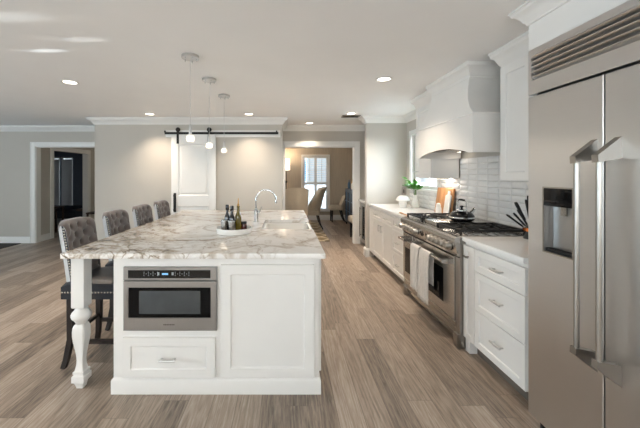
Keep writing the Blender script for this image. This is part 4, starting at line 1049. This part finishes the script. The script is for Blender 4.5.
t = thing('utensil_crock', 'dark crock with a copper rim beside the refrigerator', 'crock', (x, y, ZC))
MB().lathe((x, y, 0), [(.001, ZC), (.046, ZC), (.048, ZC+.004), (.047, ZC+.075), (.044, ZC+.075), (.042, ZC+.01), (.001, ZC+.008)], 28, cap0=False, cap1=False).build('body', 'bottleb', t)
MB().lathe((x, y, 0), [(.0475, ZC+.060), (.0495, ZC+.062), (.0495, ZC+.083), (.0475, ZC+.085), (.0445, ZC+.084), (.0445, ZC+.060)], 28, cap0=False, cap1=False).build('copper_rim', 'copper', t)
def utensil(i, tip, label, w, base):
    b = Vector(base); e = Vector(tip); d = (e-b).normalized()
    t = thing('kitchen_knife', label, 'knife', tuple(b), 'dark handled knives in the crock')
    m = b.lerp(e, .48); sd = d.cross(Vector((0, 1, 0))).normalized()
    def bar(p, q, ws, hs):
        mb = MB(); rs = []
        for k, u in enumerate((0, .15, .5, .85, 1)):
            c = p.lerp(q, u); f = (.8, 1, .92, 1.12, .75)[k]; y_ = Vector((0, 1, 0))
            rs.append([c+sd*ws*f+y_*hs*f, c-sd*ws*f+y_*hs*f, c-sd*ws*f-y_*hs*f, c+sd*ws*f-y_*hs*f])
        return mb.rings(rs)
    bar(m, e, w, w*.7).build('handle', 'iron', t); bar(b, m, w*.75, .0014).build('blade', 'nickel', t)
ut = [((1.775, 2.520, 1.093), 'lowest knife, leaning farthest left out of the copper rimmed crock'), ((1.828, 2.515, 1.106), 'second lowest knife leaning left out of the copper rimmed crock'),
      ((1.852, 2.505, 1.133), 'third knife from the bottom of the fan in the crock'), ((1.848, 2.520, 1.192), 'knife with its thick butt end raised in the middle of the fan'),
      ((1.915, 2.500, 1.215), 'upper knife near the refrigerator edge in the crock'), ((1.945, 2.515, 1.245), 'tallest knife in the crock, beside the refrigerator')]
for i, (tp, lb) in enumerate(ut): utensil(i, tp, lb, .0066 if i != 3 else .0100, (1.942-.0075*i, 2.405+.010*(i % 2)+.004*i, ZC+.012))
mb = MB().box(1.985, 2.055, 5.372, 5.3795, 1.065, 1.195, .002); t = thing('wall_switch', 'taupe switch plate on the short wall behind the plant', 'switch', (2.02, 5.379, 1.065)); mb.build('plate', 'plate', t)
MB().box(2.008, 2.032, 5.368, 5.373, 1.10, 1.16, .001).build('rocker', 'mark', t)
# ---- beverage cooler in the recess behind the short wall
t = thing('beverage_cooler', 'glass door beverage cooler tucked behind the short wall', 'cooler', (1.77, 5.92, 0))
MB().box(1.50, 2.05, 5.56, 6.29, .10, .875).build('body', 'cab', t); MB().box(1.56, 2.05, 5.56, 6.29, 0, .10).build('toe_kick', 'toe', t)
mb = MB()
for y0, y1, z0, z1 in ((5.58, 5.63, .11, .86), (6.12, 6.17, .11, .86), (5.63, 6.12, .11, .17), (5.63, 6.12, .80, .86)): mb.box(1.478, 1.4995, y0, y1, z0, z1, .001)
d = mb.build('door', 'steel_z', t); MB().box(1.486, 1.494, 5.63, 6.12, .17, .80).build('glass', 'blackglass', d)
mb = MB().cyl((1.450, 6.145, .20), (1.450, 6.145, .78), .009, seg=10)
for z in (.24, .74): mb.cyl((1.450, 6.145, z), (1.479, 6.145, z), .006, seg=8)
mb.build('handle', 'nickel', d)
mb = MB().box(1.470, 2.055, 5.515, 6.37, .8755, .910, .003); tag(mb.build('countertop', 'quartz'), 'short white countertop over the beverage cooler', 'countertop')
# ================================================================== DINING ROOM
tag(MB().box(-1.9, .93, 6.62, 9.15, .0005, .011, .002).build('area_rug', 'rug'), 'tan trellis patterned rug under the dining table', 'rug')
ZG = .018
t = thing('dining_table', 'dark dining table behind the upholstered chairs', 'table', (-.55, 8.35, ZG))
MB().box(-1.5, .20, 7.95, 8.85, .725, .762, .006).build('tabletop', 'espresso', t)
MB().box(-1.35, .05, 8.05, 8.73, .640, .725).build('apron', 'espresso', t)
for x in (-1.38, .08):
    for y in (8.07, 8.73): MB().tube([(x, y, ZG), (x, y, .70)], [.028, .040], square=True).build('leg', 'espresso', t)
def dchair(label, loc, rz, w=.54, hb=1.10, seat_z=.49, dep=.54, cat='chair', group='cream dining chairs', wing=.13, lean=.10):
    """upholstered chair; local +Y is the way it faces"""
    t = thing('dining_chair', label, cat, loc, group)
    hw = w/2
    def back(u, v):
        uu = (u-.5)*2; z = seat_z-.13+(hb-seat_z+.13)*v - .05*v*abs(uu)**3
        yb = -dep/2-lean*v**1.4+wing*abs(uu)**2.2*(1-.5*v); x = uu*hw*(.93+.07*v); th = .035*(1-.35*v)
        return ((x, yb+th, z), (x, yb-th, z))
    MB().sheet(back, 20, 20).xf(Matrix.Translation(loc)).build('backrest', 'cream', t, 70)
    def seat(u, v):
        x, y = (u-.5)*w*.96, -dep/2+.02+v*dep; e = max(abs(u-.5), abs(v-.5))*2
        return ((x, y, seat_z-.03*e**5), (x, y, seat_z-.14))
    MB().sheet(seat, 14, 14).xf(Matrix.Translation(loc)).build('seat', 'cream', t, 60)
    for sx in (-1, 1):
        MB().tube([(sx*(hw-.05), dep/2-.04, seat_z-.15), (sx*(hw-.05), dep/2-.035, 0)], [.024, .014], square=True).xf(Matrix.Translation(loc)).build('leg', 'espresso', t)
        MB().tube([(sx*(hw-.06), -dep/2+.03, seat_z-.15), (sx*(hw-.06), -dep/2-.02, .15), (sx*(hw-.06), -dep/2-.09, 0)], [.024, .018, .014], square=True).xf(Matrix.Translation(loc)).build('leg', 'espresso', t)
    t.rotation_euler = (0, 0, rz); return t
dchair('cream dining chair with its broad back to the kitchen', (.24, 7.42, ZG), 0, .56, 1.10)
dchair('cream dining chair seen from the side with a curved back and dark legs', (.60, 8.20, ZG), PI/2, .56, 1.07, .50, .50, wing=.30, lean=.20)
dchair('small cream chair by the far wall beside the navy cabinet', (1.50, 9.42, .0005), PI/2, .40, .78, .50, .34, group='small cream chairs', wing=.04)
dchair('small cream chair partly hidden by the right casing of the dining opening', (1.62, 6.95, .0005), PI/2, .42, .80, .50, .36, group='small cream chairs', wing=.04)
t = thing('sideboard', 'navy blue sideboard along the dining room right wall', 'sideboard', (1.88, 8.2, 0))
MB().box(1.715, 2.05, 7.42, 9.02, .08, .985).build('body', 'navy', t); MB().box(1.70, 2.055, 7.40, 9.04, .985, 1.015, .004).build('top', 'navy', t)
for k in range(4):
    y0 = 7.44+k*.392; d = shaker('x-', 1.715, y0, y0+.385, .12, .965, rail=.045, th=.015).build('door', 'navy', t)
    mb = MB()
    for z in (.40, .68): mb.box(1.697, 1.708, y0+.045, y0+.34, z-.008, z+.008)
    mb.box(1.697, 1.7079, y0+.185, y0+.200, .165, .92); mb.build('mullions', 'navyedge', d)
for y in (7.46, 8.98):
    for x in (1.74, 2.02): MB().tube([(x, y, 0), (x, y, .08)], [.016, .024], square=True).build('leg', 'navy', t)
def bott(x, y, h, r, m, label, cat, nm):
    z = 1.0152; return tag(MB().lathe((x, y, 0), [(.001, z), (r*.9, z), (r, z+.006), (r, z+h*.55), (r*.8, z+h*.66), (r*.38, z+h*.78), (r*.36, z+h*.97), (r*.30, z+h), (.001, z+h)], 18, cap0=False, cap1=False).build(nm, m), label, cat)
bott(1.80, 8.42, .24, .045, 'ceramic', 'white decanter at the near end of the navy sideboard', 'decanter', 'decanter')
bott(1.84, 8.66, .28, .042, 'gold', 'amber bottle in the middle of the navy sideboard group', 'bottle', 'amber_bottle')
bott(1.79, 8.88, .25, .04, 'navyedge', 'pale blue vase farther along the navy sideboard', 'vase', 'blue_vase')
x, y = .005, 9.35
t = thing('floor_lamp', 'dark floor lamp with a glowing white drum shade in the dining room', 'lamp', (x, y, 0))
MB().lathe((x, y, 0), [(.13, .0005), (.13, .02), (.03, .035), (.012, .05)], 24).build('base', 'iron', t)
MB().lathe((x, y, 0), [(.012, .04), (.012, .60), (.030, .62), (.055, .66), (.060, .70), (.050, .745), (.025, .775), (.012, .79), (.012, 1.16), (.028, 1.18), (.030, 1.21), (.012, 1.24), (.010, 1.60)], 16).build('stem', 'iron', t)
MB().lathe((x, y, 0), [(.115, 1.545), (.105, 1.885), (.102, 1.885), (.112, 1.545)], 28, cap0=False, cap1=False).build('lamp_shade', 'shade', t)
d = bpy.data.lights.new('lamp_light', 'POINT'); d.energy = 14; d.color = (1, .78, .55); d.shadow_soft_size = .05
o = bpy.data.objects.new('lamp_light', d); COL.objects.link(o); o.parent = t; o.location = (0, 0, 1.93)
# shutters in the dining room window
a, b, z0, z1 = DW
for nm, u0, u1, za, zb in (('upper left', a, (a+b)/2, 1.135, z1), ('upper right', (a+b)/2, b, 1.135, z1), ('lower left', a, (a+b)/2, z0, 1.135), ('lower right', (a+b)/2, b, z0, 1.135)):
    u0 += .003; u1 -= .003; za += .003; zb -= .003; y0, y1 = DBY+.004, DBY+.030; w = .034
    t = thing('window_shutter', 'white louvered shutter panel at the %s of the dining window' % nm, 'shutter', ((u0+u1)/2, DBY+.017, za), 'shutters of the dining window')
    mb = MB().box(u0, u0+w, y0, y1, za, zb).box(u1-w, u1, y0, y1, za, zb).box(u0+w, u1-w, y0, y1, za, za+w).box(u0+w, u1-w, y0, y1, zb-w, zb); mb.build('frame', 'trim', t)
    mb = MB(); n = int((zb-za-2*w)/.068)
    for k in range(n): z = za+w+(k+.5)*(zb-za-2*w)/n; mb.prism([(y0-.014, z-.006), (y0-.013, z-.009), (y1+.014, z+.003), (y1+.013, z+.006)], 'x', u0+w, u1-w)
    mb.build('louvers', 'trim', t)
    MB().box((u0+u1)/2-.006, (u0+u1)/2+.006, y0-.022, y0-.014, za+w+.02, zb-w-.02).build('tilt_rod', 'trim', t)
# ================================================================== HALL, DARK ROOM, FAR LEFT
t = thing('bench', 'dark upholstered bench under the blinds of the dark room', 'bench', (-6.4, 9.3, 0))
MB().box(-7.4, -5.75, 9.0, 9.6, .14, .36, .03, 3).build('seat', 'darkfab', t); MB().box(-7.4, -5.75, 9.55, 9.75, .30, .46, .03, 3).build('backrest', 'darkfab', t)
for x in (-7.3, -5.85):
    for y in (9.06, 9.66): MB().tube([(x, y, 0), (x, y, .15)], [.02, .03], square=True).build('leg', 'brown', t)
MB().box(-6.05, -5.70, 9.02, 9.70, .36, .42, .01).build('top_rail', 'brown', t)
t = thing('side_table', 'narrow walnut table just inside the dark room', 'table', (-5.76, 7.75, 0))
MB().box(-5.93, -5.58, 7.60, 7.90, .60, .63, .004).build('tabletop', 'brown', t)
for x in (-5.90, -5.61):
    for y in (7.63, 7.87): MB().tube([(x, y, 0), (x, y, .60)], [.014, .018], square=True).build('leg', 'brown', t)
t = thing('hall_chair', 'brown wooden chair standing in the hall by the barn door wall', 'chair', (-4.72, 7.90, 0))
MB().box(-4.93, -4.51, 7.70, 8.10, .44, .475, .008).build('seat', 'brown', t); MB().box(-4.93, -4.51, 8.07, 8.095, .52, .71, .01).build('backrest', 'brown', t)
for x in (-4.90, -4.54):
    MB().tube([(x, 7.73, 0), (x, 7.73, .44)], [.014, .018], square=True).build('leg', 'brown', t); MB().tube([(x, 8.08, 0), (x, 8.08, .70)], [.014, .016], square=True).build('leg', 'brown', t)
tag(MB().box(-7.6, -5.42, 5.55, 6.40, .0005, .012, .003).build('area_rug', 'darkrug'), 'charcoal rug lying along the far left wall', 'rug')
